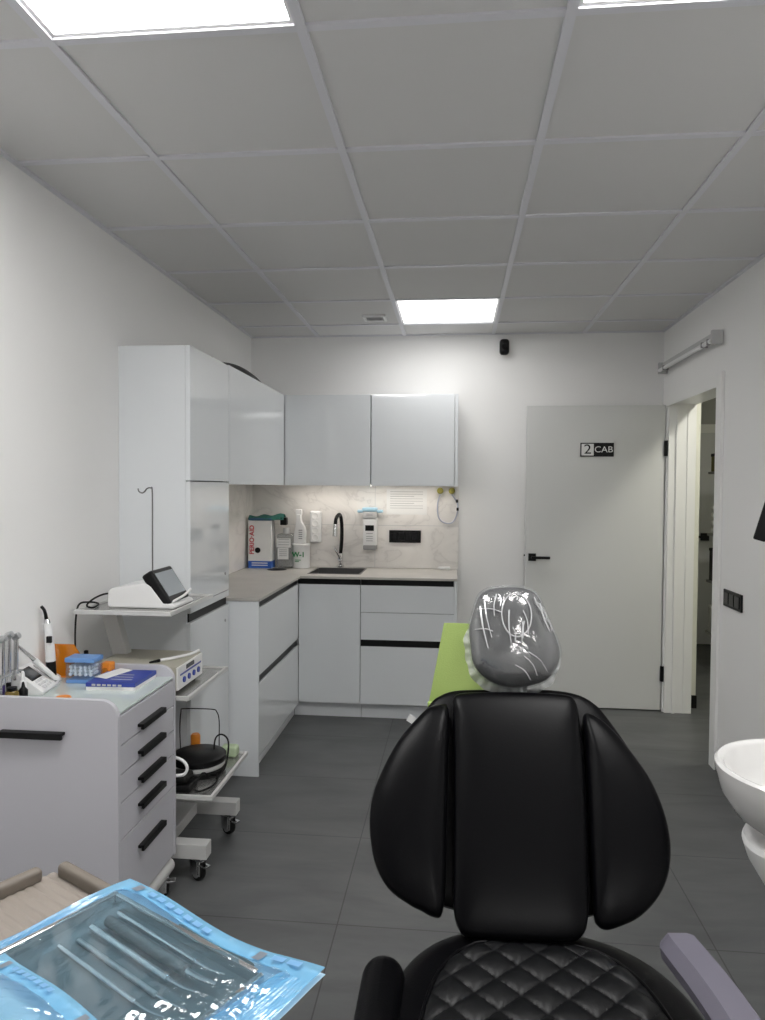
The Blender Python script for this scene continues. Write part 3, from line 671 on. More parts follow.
hh = MB(); hh.box((-1.355, AY0 - .024, .711), (-1.155, AY0 + .001, .720), .002); hh.box((-1.355, AY0 - .026, .701), (-1.155, AY0 - .014, .720), .002); hh.done('push_handle', M['black'], t)
MB().cyl((AX1 - .022, AY0 + .0, .105), (AX1 - .022, AY1 - .02, .105), .027, bev=.006).done('bumper_bar', M['whitemetal'], t)
MB().box((AX0 + .03, AY0 + .02, .088), (AX1 - .05, AY1 - .02, AZ0), .003).done('base_frame', M['whitemetal'], t)
for x, y in ((AX1 - .025, AY1 - .055), (AX1 - .05, AY0 + .05), (AX0 + .07, AY1 - .06), (AX0 + .07, AY0 + .05)): caster(t, x, y)
CZ = AZS + .004
# endo motor: white wedge console with screen, keypad and handpiece laid across it
cx, cy = -1.318, 2.19
mx = Matrix.Translation((cx, cy, CZ)) @ Matrix.Rotation(math.radians(8), 4, 'Z')
t = thing('endo_motor', 'white wedge console with dark screen, keypad and a slim handpiece on the cart', 'dental motor', (cx - .05, cy + .06, CZ))
side = [(-.100, 0), (0, 0), (.002, .010), (-.094, .080), (-.100, .076)]
b = MB(); b.prism(side, -.132, 0, mx @ Matrix.Rotation(PI / 2, 4, 'X'), .004); b.done('housing', M['white'], t)
face = mx @ Matrix.Translation((.002, .066, .010)) @ Matrix.Rotation(math.atan2(.070, .096), 4, 'Y') @ Matrix.Rotation(PI, 4, 'Z')   # +X runs up the face, +Y towards the viewer
MB().box((.052, -.022, -.001), (.106, .048, .0025), .001, mx=face).done('screen', M['black'], t)
MB().box((.058, -.016, .002), (.100, .042, .003), mx=face).done('display', M['screen'], t, smooth=False)
kb = MB()
for i in range(3):
    for j_ in range(4): kb.box((.010 + i * .014, -.020 + j_ * .017, 0), (.020 + i * .014, -.008 + j_ * .017, .002), .0008, mx=face)
kb.done('keypad', M['key'], t)
MB().box((.008, -.052, -.001), (.10, -.044, .002), .0005, mx=face).done('groove', M['greyp'], t, smooth=False)
h0 = face @ Vector((.012, -.046, .009)); h1 = Vector((-1.408, 2.215, CZ + .145)); hd_ = h1 - h0
MB().tube([h0, h0 + hd_ * .3, h0 + hd_ * .62], [.0075, .010], 14).done('handpiece', M['white'], t)
b = MB(); b.tube([h0 + hd_ * .62, h0 + hd_ * .8, h1, h1 + hd_ * .10], [.007, .004]); b.sph(h1 + hd_ * .12, .008); b.done('handpiece_head', M['chrome'], t)
# curing light
LX, LY = -1.387, 2.36
t = thing('curing_light', 'white upright curing light pen with a curved black tip on the cart', 'curing light', (LX, LY, CZ))
MB().lathe([(0, 0), (.030, 0), (.032, .004), (.029, .014), (.022, .020), (0, .020)], (LX, LY, CZ)).done('base', M['white'], t)
MB().cyl((LX, LY, CZ + .018), (LX - .003, LY, CZ + .070), .016, .016).done('grip', M['black'], t)
MB().tube([(LX - .003, LY, CZ + .068), (LX - .006, LY, CZ + .12), (LX - .010, LY, CZ + .17), (LX - .014, LY, CZ + .20)], [.017, .013], 16).done('barrel', M['white'], t)
MB().box((LX - .008, LY - .020, CZ + .135), (LX + .010, LY - .010, CZ + .158), .002).done('button', M['black'], t)
MB().cyl((LX - .014, LY, CZ + .198), (LX - .017, LY, CZ + .214), .012, .008).done('collar', M['chrome'], t)
MB().tube([(LX - .017, LY, CZ + .212), (LX - .021, LY, CZ + .232), (LX - .026, LY, CZ + .246), (LX - .036, LY, CZ + .258)], [.006, .005]).done('tip', M['black'], t)
# orange shield
t = thing('light_shield', 'orange plastic shield plate standing behind the curing light', 'shield', (-1.37, 2.408, CZ))
MB().prism([(-1.428, CZ), (-1.308, CZ), (-1.308, CZ + .085), (-1.332, CZ + .118), (-1.424, CZ + .118), (-1.428, CZ + .112)], -2.410, -2.405, MXY, .001).done('plate', M['amber'], t)
MB().box((-1.41, 2.402, CZ), (-1.33, 2.414, CZ + .006), .002).done('foot', M['orange'], t)
t = thing('orange_block', 'small orange plastic cube beside the blue cotton roll box', 'block', (-1.22, 2.43, CZ))
MB().box((-1.238, 2.41, CZ), (-1.200, 2.45, CZ + .054), .006, 3).done('cube', M['orange'], t)
MB().cyl((-1.219, 2.4105, CZ + .028), (-1.219, 2.407, CZ + .028), .010).done('knob', M['amber'], t)
# cotton roll box
bx0, bx1, by0, by1 = -1.322, -1.222, 2.335, 2.398
t = thing('cotton_box', 'clear blue plastic box of white cotton rolls on the cart', 'box', (-1.275, 2.37, CZ))
b = MB(); b.box((bx0, by0, CZ), (bx1, by1, CZ + .012), .003); b.done('base', M['bluelid'], t)
b = MB(); z0, z1 = CZ + .012, CZ + .072
b.box((bx0, by0, z0), (bx1, by0 + .002, z1)); b.box((bx0, by1 - .002, z0), (bx1, by1, z1)); b.box((bx0, by0 + .002, z0), (bx0 + .002, by1 - .002, z1)); b.box((bx1 - .002, by0 + .002, z0), (bx1, by1 - .002, z1)); b.done('walls', M['blueplastic'], t, smooth=False)
MB().box((bx0 - .003, by0 - .003, z1), (bx1 + .003, by1 + .003, z1 + .016), .003).done('lid', M['bluelid'], t)
proto = None; n = 0
for k in range(3):
    for i in range(5):
        for j_ in range(2):
            x = bx0 + .013 + i * .0175 + random.uniform(-.002, .002); y = by0 + .020 + j_ * .026; z = CZ + .0295 + k * .0125
            if proto is None:
                r_ = MB().cyl((0, -.012, 0), (0, .012, 0), .0062, seg=12, bev=.0015).done('cotton_roll', M['cotton'])
                tag(r_, 'small white cotton roll inside the clear blue box', 'cotton roll', 'cotton rolls in the blue box'); proto = r_
            else:
                r_ = proto.copy(); COL.objects.link(r_)
            r_.location = (x, y, z); r_.rotation_euler = (0, 0, random.uniform(-.08, .08))
# book / blue carton with card
t = thing('blue_book', 'blue and white softcover book lying on the cart top', 'book', (-1.12, 2.36, CZ))
mxb = rz(math.radians(-3), (-1.12, 2.36, 0))
bp = [(-1.212, 2.262), (-1.046, 2.272), (-1.046, 2.445), (-1.212, 2.440)]
MB().prism(bp, CZ + .012, CZ + .026, None, .0015).done('cover', M['bluebook'], t)
MB().prism([(x * .98 - .0224, y) for x, y in bp], CZ, CZ + .012, None, .0008).done('pages', M['paper'], t)
k = MB()
for i in range(6): k.box((-1.19 + i * .018, 2.2605, CZ + .0165), (-1.178 + i * .018, 2.2625, CZ + .0225))
for i in range(3): k.box((-1.15, 2.31 + i * .03, CZ + .0258), (-1.075 - i * .01, 2.316 + i * .03, CZ + .0264))
k.done('print', M['lightg'], t, smooth=False)
tag(MB().prism([(-1.215, 2.33), (-1.165, 2.31), (-1.128, 2.43), (-1.18, 2.45)], CZ + .0268, CZ + .0285).done('paper_slip', M['paper'], smooth=False), 'small white paper slip on the left corner of the blue book', 'paper')
# orange disc
tag(MB().lathe([(0, .004), (.014, .004), (.022, .006), (.025, .003), (.025, 0), (0, 0)], (-1.235, 2.165, CZ)).done('orange_disc', M['orange']), 'flat orange ring on the front of the cart top', 'ring')
# bottles at the left
def bottle(name, label, x, y, prof, m, capprof, capm):
    t = thing(name, label, 'bottle', (x, y, CZ))
    MB().lathe(prof, (x, y, CZ), 24).done('body', m, t); MB().lathe(capprof, (x, y, CZ), 20).done('cap', capm, t)
bottle('dropper_bottle', 'small black dropper bottle beside the white wedge console', -1.362, 2.155, [(0, 0), (.013, 0), (.014, .003), (.014, .026), (.006, .036), (0, .036)], M['black'], [(0, .036), (.006, .036), (.003, .052), (0, .053)], M['black'])
bottle('dropper_bottle', 'slender white dropper bottle behind the black bottle on the cart', -1.378, 2.178, [(0, 0), (.010, 0), (.011, .003), (.011, .045), (.006, .052), (0, .052)], M['white'], [(0, .052), (.007, .052), (.006, .074), (.003, .08), (0, .08)], M['white'])
bottle('jar', 'squat amber jar before the handpiece rack on the cart top', -1.372, 2.112, [(0, 0), (.018, 0), (.020, .004), (.020, .030), (.016, .036), (0, .036)], M['brownjar'], [(0, .038), (.015, .038), (.015, .046), (0, .047)], M['black'])
# handpiece stand
t = thing('handpiece_stand', 'clear rack of upright steel handpieces at the left edge of the cart', 'rack', (-1.408, 2.15, CZ))
MB().box((-1.424, 2.10, CZ), (-1.392, 2.205, CZ + .010), .002).done('base', M['black'], t)
MB().box((-1.424, 2.10, CZ + .075), (-1.392, 2.205, CZ + .080), .001).done('rack_plate', M['jug'], t)
for yy in (2.101, 2.200): MB().box((-1.414, yy, CZ + .010), (-1.398, yy + .004, CZ + .075)).done('upright', M['jug'], t, smooth=False)
for k, (x, y, hh_) in enumerate(((-1.409, 2.12, .20), (-1.411, 2.155, .205), (-1.406, 2.185, .195))):
    q = thing('handpiece', ['steel dental handpiece nearest in the clear rack', 'steel dental handpiece in the middle of the clear rack', 'steel dental handpiece farthest in the clear rack'][k], 'handpiece', (x, y, CZ + .01), 'handpieces in the rack')
    MB().cyl((x, y, CZ + .010), (x, y, CZ + .05), .007, .008, seg=14).done('coupling', [M['purple'], M['black'], M['white']][k], q)
    MB().tube([(x, y, CZ + .05), (x, y, CZ + .10), (x + .002, y, CZ + hh_ - .015)], [.0095, .007], 12).done('barrel', M['chrome'], q)
    MB().cyl((x - .006, y, CZ + hh_ - .01), (x + .014, y, CZ + hh_ + .0), .012, .010, seg=16, bev=.002).done('head', M['steel'], q)

# ------------------------------------------------------------------ instrument trolley
TYN, TYF = 2.50, 2.955
t = thing('trolley', 'white three-tier instrument trolley on casters before the tall cabinet', 'trolley', (-1.1, 2.73, 0))
for z, xr, xl in ((1.0, -1.015, -1.385), (.695, -.950, -1.40), (.336, -.863, -1.36)):
    b = MB(); e = .012; yf = TYF if xr > -1.1 else TYF
    b.box((xl, TYN, z - .014), (xr, TYN + e, z + .002), .002); b.box((xl, TYF - e, z - .014), (xr, TYF, z + .002), .002); b.box((xr - e, TYN + e, z - .014), (xr, TYF - e, z + .002), .002); b.box((xl, TYN + e, z - .014), (xl + e, TYF - e, z + .002), .002)
    sh = b.done('shelf', M['whitemetal'], t)
    MB().box((xl + e, TYN + e, z - .012), (xr - e, TYF - e, z - .005)).done('shelf_plate', M['shelfsteel'], sh, smooth=False)
# leaning column against the wall side
b = MB()
def slab(p, q, wx, wy):
    p = Vector(p); q = Vector(q); d = q - p; m = Matrix.Translation((p + q) / 2) @ d.to_track_quat('Z', 'Y').to_matrix().to_4x4()
    return m, d.length
for yy in (2.73,):
    m_, L_ = slab((-1.13, yy, .13), (-1.362, yy, .985), .06, .06); b.box((-.022, -.030, -L_ / 2), (.022, .030, L_ / 2), .004, mx=m_)
b.done('column', M['whitemetal'], t)
MB().box((-1.20, TYN + .01, .095), (-1.06, TYF - .02, .14), .003).done('base_beam', M['whitemetal'], t)
for y in (TYN + .02, TYF - .075):
    MB().box((-1.40, y, .092), (-.892, y + .055, .147), .004).done('foot_bar', M['whitemetal'], t)
    for x in (-1.36, -.925): caster(t, x, y + .03, .03, .092, -.5 if x > -1 else .2)
# white unit with tilted display
SZ = .995
t = thing('surgical_unit', 'white rounded console with a tilted black display on the top trolley shelf', 'medical console', (-1.2, 2.72, SZ))
prof = [(-1.298, 0), (-1.045, 0), (-1.040, .008), (-1.050, .018), (-1.085, .024), (-1.135, .088), (-1.16, .098), (-1.285, .076), (-1.304, .064), (-1.306, .01)]
MB().prism(prof, -2.80, -2.60, Matrix.Translation((0, 0, SZ)) @ MXY, .008).done('housing', M['white'], t)
p0, p1 = Vector((-1.062, 0, SZ + .024)), Vector((-1.135, 0, SZ + .136))
dv = (p1 - p0); ln = dv.length; a_ = math.atan2(dv.x, dv.z)
dm = Matrix.Translation((p0.x, 2.70, p0.z)) @ Matrix.Rotation(a_, 4, 'Y')
MB().box((-.042, -.098, -.005), (0.004, .098, ln + .008), .010, 3, mx=dm).done('display_housing', M['black'], t)
MB().box((.0035, -.082, .022), (.0065, .082, ln - .010), .001, mx=dm).done('screen', M['greyscreen'], t)
MB().tube([(-1.07, 2.61, SZ + .016), (-1.058, 2.64, SZ + .026), (-1.044, 2.70, SZ + .038), (-1.04, 2.76, SZ + .055)], .005).done('handpiece', M['white'], t)
b = MB().tube([(-1.222, 2.82, SZ + .0), (-1.222, 2.82, SZ + .20), (-1.222, 2.82, SZ + .43), (-1.229, 2.82, SZ + .452), (-1.244, 2.82, SZ + .450), (-1.254, 2.82, SZ + .438), (-1.265, 2.82, SZ + .432), (-1.278, 2.82, SZ + .438), (-1.282, 2.82, SZ + .450)], .0028, 8); b.done('hook_pole', M['darksteel'], t)
MB().cyl((-1.222, 2.82, SZ), (-1.222, 2.82, SZ + .02), .012).done('pole_socket', M['black'], t)
t = thing('cable', 'black cable coiled behind the white console and hanging under the top shelf', 'cable', (-1.40, 2.60, SZ))
MB().tube([(-1.30, 2.70, SZ + .03), (-1.33, 2.66, SZ + .045), (-1.36, 2.62, SZ + .035), (-1.375, 2.58, SZ + .012), (-1.34, 2.56, SZ + .006), (-1.36, 2.64, SZ + .008), (-1.375, 2.60, SZ + .02), (-1.398, 2.56, SZ + .012), (-1.402, 2.545, SZ - .08), (-1.398, 2.54, SZ - .17), (-1.395, 2.54, SZ - .24), (-1.375, 2.545, SZ - .26), (-1.36, 2.545, SZ - .20)], .0035, 8).done('cord', M['rubber'], t)
MB().box((-1.367, 2.538, SZ - .205), (-1.353, 2.552, SZ - .150), .004).done('plug', M['black'], t)
# beige electrosurgery unit
MZ = .690
t = thing('electrosurgery_unit', 'beige box with blue buttons on the middle trolley shelf', 'medical console', (-1.15, 2.70, MZ))
MB().box((-1.33, 2.535, MZ + .012), (-1.012, 2.80, MZ + .105), .006).done('housing', M['beige'], t)
fp = MB().box((-1.013, 2.54, MZ + .016), (-1.005, 2.795, MZ + .100), .002).done('front_panel', M['paper'], t)
for k in range(4): MB().cyl((-1.006, 2.595 + k * .05, MZ + .045), (-1.000, 2.595 + k * .05, MZ + .045), .011, seg=18).done('button', M['bluebook'], t)
MB().box((-1.006, 2.56, MZ + .066), (-1.0035, 2.775, MZ + .072)).done('stripe', M['bluebook'], t, smooth=False)
MB().box((-1.006, 2.62, MZ + .078), (-1.003, 2.70, MZ + .094), .001).done('display', M['screen'], t)
for x in (-1.30, -1.04):
    for y in (2.56, 2.775): MB().cyl((x, y, MZ), (x, y, MZ + .013), .012).done('foot', M['rubber'], t)
t = thing('electrode_pen', 'white pen handpiece with black tip lying on the beige unit', 'handpiece', (-1.08, 2.62, MZ + .105))
MB().tube([(-1.10, 2.60, MZ + .1115), (-1.03, 2.70, MZ + .1115), (-.985 - .03, 2.78, MZ + .1115)], .006, 10).done('barrel', M['white'], t)
MB().tube([(-1.10, 2.60, MZ + .1115), (-1.125, 2.565, MZ + .1115)], [.006, .003], 10).done('tip', M['black'], t)
# bottom shelf
BZ = .331
t = thing('foot_pedal', 'round black foot pedal with a wire carrying bow on the bottom trolley shelf', 'foot pedal', (-1.02, 2.76, BZ))
MB().lathe([(0, 0), (.10, 0), (.104, .006), (.104, .022), (.10, .026), (0, .026)], (-1.0, 2.74, BZ)).done('base', M['black'], t)
MB().lathe([(0, .026), (.098, .026), (.101, .030), (.101, .042), (.098, .046), (0, .046)], (-1.0, 2.74, BZ)).done('ring', M['lightg'], t)
MB().lathe([(0, .046), (.104, .046), (.107, .050), (.106, .068), (.100, .073), (0, .075)], (-1.0, 2.74, BZ)).done('disc', M['black'], t)
MB().tube([(-1.12, 2.86, BZ + .006), (-1.125, 2.86, BZ + .12), (-1.12, 2.86, BZ + .195), (-1.105, 2.86, BZ + .208), (-.99, 2.86, BZ + .210), (-.968, 2.86, BZ + .200), (-.958, 2.86, BZ + .165), (-.958, 2.86, BZ + .08), (-.958, 2.86, BZ + .006)], .0022, 8, smooth=4).done('carrying_bow', M['rubber'], t)
t = thing('foot_pedal', 'smaller black foot control in front of the round pedal on the bottom shelf', 'foot pedal', (-1.0, 2.57, BZ))
MB().box((-1.10, 2.525, BZ), (-.955, 2.615, BZ + .03), .010, 3).done('base', M['black'], t)
MB().box((-1.09, 2.53, BZ + .03), (-.97, 2.61, BZ + .062), .014, 3).done('treadle', M['rubber'], t)
tag(MB().tube([(-1.10, 2.53, BZ + .085), (-1.04, 2.545, BZ + .125), (-.995, 2.55, BZ + .115), (-.975, 2.548, BZ + .09), (-.985, 2.54, BZ + .066), (-1.03, 2.525, BZ + .066), (-1.07, 2.52, BZ + .066)], .006).done('white_hose', M['white']), 'white curled hose resting over the small black foot control', 'hose')
tag(MB().tube([(-.955, 2.56, BZ + .012), (-.935, 2.60, BZ + .05), (-.915, 2.64, BZ + .02), (-.90, 2.70, BZ + .006), (-.895, 2.76, BZ + .03), (-.90, 2.80, BZ + .10), (-.93, 2.81, BZ + .125), (-.955, 2.80, BZ + .105), (-.94, 2.75, BZ + .03), (-.90, 2.67, BZ + .008), (-.895, 2.60, BZ + .006), (-.92, 2.545, BZ + .006), (-.945, 2.54, BZ + .01)], .0035, 8).done('cable', M['rubber']), 'black looped cable at the right side of the bottom trolley shelf', 'cable')
t = thing('orange_canister', 'small orange capped canister behind the round pedal on the bottom shelf', 'canister', (-1.075, 2.905, BZ))
MB().lathe([(0, 0), (.018, 0), (.020, .004), (.020, .082), (.015, .090), (0, .090)], (-1.075, 2.905, BZ)).done('body', M['orange'], t)
t = thing('green_pouch', 'pale green pouch behind the round pedal on the bottom trolley shelf', 'pouch', (-.92, 2.9, BZ))
MB().box((-.965, 2.885, BZ), (-.895, 2.94, BZ + .045), .012, 3).done('pouch', M['palegreen'], t)

# ------------------------------------------------------------------ dental chair
ca, sa = math.cos(math.radians(40)), math.sin(math.radians(40))
B0 = (0.128, 1.36, .60); UU = (1, 0, 0); WW = (0, sa, ca)
CEN = [(-0.126, 0.484), (-0.13, 0.441), (-0.127, 0.338), (-0.126, 0.213), (-0.126, 0.099), (-0.125, 0.046), (-0.116, 0.016), (-0.094, 0.001), (-0.009, 0.001), (0.084, 0.004), (0.118, 0.018), (0.131, 0.056), (0.137, 0.114), (0.143, 0.188), (0.149, 0.329), (0.15, 0.433), (0.144, 0.483), (0.114, 0.496), (0.012, 0.497), (-0.068, 0.494)]
LW = [(-0.165, 0.461), (-0.14, 0.452), (-0.14, 0.338), (-0.141, 0.238), (-0.141, 0.135), (-0.142, 0.071), (-0.149, 0.034), (-0.167, 0.032), (-0.189, 0.041), (-0.212, 0.05), (-0.255, 0.076), (-0.285, 0.122), (-0.3, 0.184), (-0.3, 0.243), (-0.285, 0.298), (-0.251, 0.373), (-0.21, 0.428), (-0.185, 0.454)]
RW = [(0.16, 0.445), (0.176, 0.453), (0.203, 0.435), (0.229, 0.405), (0.257, 0.362), (0.285, 0.308), (0.301, 0.248), (0.304, 0.19), (0.292, 0.135), (0.267, 0.091), (0.228, 0.055), (0.188, 0.036), (0.163, 0.029), (0.148, 0.035), (0.142, 0.053), (0.146, 0.137), (0.153, 0.267), (0.158, 0.373)]
SH = [(-0.189, 0.475), (-0.162, 0.502), (-0.126, 0.516), (-0.066, 0.521), (0.017, 0.525), (0.099, 0.526), (0.156, 0.518), (0.192, 0.499), (0.22, 0.465), (.27, .37), (.29, .27), (.28, .17), (.22, .09), (.10, .05), (-.10, .05), (-.22, .09), (-.275, .17), (-.285, .27), (-.255, .37)]
CHX, CHY = .14, 1.15
ch = thing('dental_chair', 'black leather dental chair with quilted seat facing the viewer', 'dental chair', (CHX, CHY, 0))
NB = Vector(UU).cross(Vector(WW))       # towards the viewer and up
def wing_bulge(u, w): return .035 * max(0, abs(u - .004) - .15)
MB().pillow(CEN, B0, UU, WW, .030, .035, 4.5, 14, smooth=4).done('backrest', M['leather'], ch)
MB().pillow(LW, B0, UU, WW, .030, .030, 3.2, 12, wing_bulge).done('side_bolster', M['leather'], ch)
MB().pillow(RW, B0, UU, WW, .030, .030, 3.2, 12, wing_bulge).done('side_bolster', M['leather'], ch)
Bs = Vector(B0) - NB * .045
MB().pillow(SH, Bs, UU, WW, .022, .03, 5, 10).done('back_shell', M['leather'], ch)
# white care tag on the edge of the left bolster
tg = Vector(B0) + Vector(UU) * (-.222) + Vector(WW) * .424
MB().box((-.012, -.001, -.007), (.006, .001, .009), mx=Matrix.Translation(tg) @ Matrix.Rotation(.55, 4, 'Y')).done('care_tag', M['paper'], ch, smooth=False)
# headrest
ah = math.radians(22)
HO = Vector((.137, 1.68, 1.0)); HW = (0, math.sin(ah), math.cos(ah))
HD = [(-0.046, 0.231), (-0.007, 0.235), (0.033, 0.232), (0.06, 0.215), (0.077, 0.179), (0.091, 0.14), (0.106, 0.101), (0.11, 0.073), (0.104, 0.048), (0.084, 0.02), (0.054, 0.003), (0.0, -0.008), (-0.043, -0.0), (-0.075, 0.019), (-0.096, 0.046), (-0.103, 0.091), (-0.106, 0.129), (-0.096, 0.17), (-0.083, 0.209), (-0.062, 0.227)]
hr = MB().pillow([(u * .97, w_ * .97 + .003) for u, w_ in HD], HO, UU, HW, .045, .05, 2.6, 12).done('headrest', M['headgrey'], ch)
NH = Vector(UU).cross(Vector(HW))
def wrap_b(u, w):
    return .0016 * math.sin(45 * u + 25 * w) * math.sin(31 * w - 22 * u) + .0006 * math.sin(110 * u - 40 * w)
MB().pillow([(u * 1.008, w_ * 1.008 - .0005) for u, w_ in HD], HO, UU, HW, .051, .056, 2.6, 22, wrap_b, smooth=6).done('plastic_cover', M['plastwrap'], hr)
# folds of the film: a ring and a few ridges drawn tight over the front
def hp(u, w, h=.0555):
    rr = min(1, math.sqrt((u / .11) ** 2 + ((w - .115) / .125) ** 2)); hh = h * max(0, 1 - rr ** 2.6) ** (1 / 2.6)
    return HO + Vector(UU) * u + Vector(HW) * w + NH * hh
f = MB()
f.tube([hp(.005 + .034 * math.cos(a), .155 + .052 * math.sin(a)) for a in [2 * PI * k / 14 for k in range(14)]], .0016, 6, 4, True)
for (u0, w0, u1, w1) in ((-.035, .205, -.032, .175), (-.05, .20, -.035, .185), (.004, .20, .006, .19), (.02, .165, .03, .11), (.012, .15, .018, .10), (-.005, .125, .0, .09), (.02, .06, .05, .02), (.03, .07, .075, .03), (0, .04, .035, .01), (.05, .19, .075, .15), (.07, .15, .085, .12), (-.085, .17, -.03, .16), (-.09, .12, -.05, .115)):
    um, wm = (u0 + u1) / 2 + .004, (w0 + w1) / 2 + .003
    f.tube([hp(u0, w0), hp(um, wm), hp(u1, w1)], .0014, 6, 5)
for (u0, w0, u1, w1, r_) in ((-.078, .175, -.060, .075, .0028), (-.068, .19, -.052, .10, .002), (-.040, .205, -.046, .15, .0022), (.060, .185, .080, .12, .0024), (.048, .20, .066, .16, .002), (-.012, .165, -.008, .085, .0022), (.022, .14, .016, .085, .002)):  # wider milky ridges stand in for the ceiling panels' white reflections
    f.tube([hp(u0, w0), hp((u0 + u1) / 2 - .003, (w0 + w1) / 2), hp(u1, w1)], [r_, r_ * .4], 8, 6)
f.done('film_fold_glint', M['wrapfold_glint'], hr)
# loose frilled skirt of the cover at the left and bottom
def skirt(u, v):
    a = math.radians(150 + 195 * u); R0 = .085 + .030 * v + (.0025 * math.sin(23 * u) + .0015 * math.sin(57 * u + 2)) * v
    return HO + Vector(UU) * (R0 * math.cos(a) * 1.0) + Vector(HW) * (.088 + R0 * math.sin(a) * 1.02) - NH * (.012 + .02 * v + .005 * math.sin(37 * u) * v + .003 * math.sin(91 * u) * v)
MB().grid(skirt, 90, 6).done('cover_skirt', M['wrapskirt'], hr)
MB().box((.10, 1.70, .90), (.17, 1.725, 1.06), .004).done('headrest_stem', M['steel'], ch)
# seat
def hw(y):   # half width of the seat, rounded towards the backrest
    tt = max(0, min(1, (y - .62) / .81)); return .300 * max(0, 1 - tt ** 7) ** .42 * (1 - .10 * tt)
SCX = .155
ys = [.62, .72, .84, .96, 1.06, 1.14, 1.21, 1.27, 1.32, 1.36, 1.39, 1.41, 1.422]
so = [(SCX - hw(y), y) for y in ys] + [(SCX, 1.430)] + [(SCX + hw(y), y) for y in reversed(ys)] + [(SCX + .15, .585), (SCX - .15, .585)]
MB().pillow(so, (0, 0, .548), (1, 0, 0), (0, 1, 0), .052, .06, 6, 12, smooth=3).done('seat', M['leather'], ch)
def quilt(u, v):
    y = .66 + .705 * v; t5 = max(0, min(1, (y - .62) / .750)); W_ = .235 * max(0, 1 - t5 ** 8) ** .4 * (1 - .17 * t5)
    x = SCX + W_ * (2 * u - 1)
    a = (x + y) / .078; b_ = (x - y) / .078
    q = (abs(math.sin(PI * a)) * abs(math.sin(PI * b_))) ** .45
    e = min(1, 12 * min(u, 1 - u)) * min(1, 14 * min(v, 1 - v))
    e = max(0, e) ** .5
    return (x, y, .5985 + e * (.003 + .0095 * q))
MB().grid(quilt, 180, 220).done('quilted_panel', M['quilt'], ch)
# piping around the quilted panel
pp = [quilt(0, .03 + .94 * k / 24) for k in range(25)] + [quilt(k / 12, 1) for k in range(1, 12)] + [quilt(1, .97 - .94 * k / 24) for k in range(25)]
MB().tube([(x, y, .6015) for x, y, z in pp], .0035, 8, 1).done('piping', M['leather'], ch)
# left padded arm and right plastic arm
MB().box((-.158, .80, .33), (-.082, 1.285, .622), .037, 6).done('left_arm_pad', M['leather'], ch)
b = MB()
path = [(.366, 1.205, .716), (.372, 1.15, .722), (.384, 1.09, .722), (.396, 1.02, .718), (.402, .94, .712), (.404, .85, .706), (.402, .76, .70)]
pc = catmull([Vector(p) for p in path], 5, False); rings = []
for i, p in enumerate(pc):
    tn = (pc[min(i + 1, len(pc) - 1)] - pc[max(i - 1, 0)]).normalized(); sd = tn.cross(Vector((0, 0, 1))).normalized(); k = min(1, .75 + i / 8)
    wd, ht = .031 * k, .019 * k
    rings.append([b.bm.verts.new(p + sd * (wd * sx * ((.72 if sz > 0 else 1)) ) + Vector((0, 0, ht * sz))) for sx, sz in ((-1, -1), (-1.12, 0), (-1.05, .8), (-.9, 1), (.9, 1), (1.05, .8), (1.12, 0), (1, -1))])
for i in range(len(rings) - 1):
    for k in range(8): b.bm.faces.new((rings[i][k], rings[i][(k + 1) % 8], rings[i + 1][(k + 1) % 8], rings[i + 1][k]))
b.bm.faces.new(rings[0][::-1]); b.bm.faces.new(rings[-1]); bmesh.ops.recalc_face_normals(b.bm, faces=b.bm.faces[:])
b.done('right_arm', M['arm'], ch)
MB().tube([(.402, .80, .695), (.43, .80, .60), (.43, .80, .50), (.40, .80, .47)], .022, 12).done('arm_support', M['arm'], ch)
MB().box((-.09, .72, .40), (.40, 1.32, .492), .02, 3).done('seat_frame', M['greyp'], ch)
MB().tube([(.128, 1.28, .45), (.128, 1.40, .52), (.128, 1.50, .66), (.128, 1.57, .76)], .03, 12).done('back_hinge', M['greyp'], ch)
MB().box((.06, .95, .10), (.26, 1.25, .42), .03, 3).done('pedestal', M['lightg'], ch)
MB().box((-.06, .62, 0), (.38, 1.30, .10), .03, 3).done('floor_base', M['lightg'], ch)
# lime napkin hanging behind the headrest
def bib(u, v):
    x = -.062 + .185 * u + .036 * v; z = .925 + .20 * v; y = 1.765 + .012 * math.sin(4 * u + 1) * (1 - v) - .03 * (1 - v) + .004 * math.sin(9 * u)
    return (x, y, z)
bb = thing('dental_bib', 'lime green paper bib hanging behind the headrest on its left', 'bib', (.02, 1.75, .925))
MB().grid(bib, 16, 16, .002).done('sheet', M['lime'], bb)
MB().box((-.064, 1.742, .921), (.06, 1.752, .936), .003).done('folded_hem', M['lime'], bb)

# ------------------------------------------------------------------ dental unit with spittoon
t = thing('spittoon', 'white ceramic spittoon bowl at the right edge of the picture', 'spittoon', (.675, 1.43, 0))
SP = (.672, 1.43, .80)
MB().lathe([(.0, .022), (.055, .024), (.105, .045), (.135, .080), (.148, .121), (.153, .127), (.160, .129), (.165, .124), (.164, .112), (.155, .072), (.130, .032), (.088, .002), (.05, -.012), (0, -.014)], SP, 64).done('bowl', M['ceramic'], t)
MB().lathe([(0, .03), (.012, .028), (.02, .0245), (.02, .02)], SP, 24).done('drain', M['chrome'], t)
MB().lathe([(0, .0), (.09, .006), (.110, .012), (.116, .004), (.114, -.03), (.088, -.12), (.070, -.2), (.06, -.33), (0, -.33)], SP, 56, Matrix.Rotation(math.radians(-15), 4, 'Y')).done('pedestal', M['white'], t)
b = MB(); b.box((.74, 1.25, .0), (1.10, 1.64, .66), .03, 4); b.done('unit_body', M['white'], t)
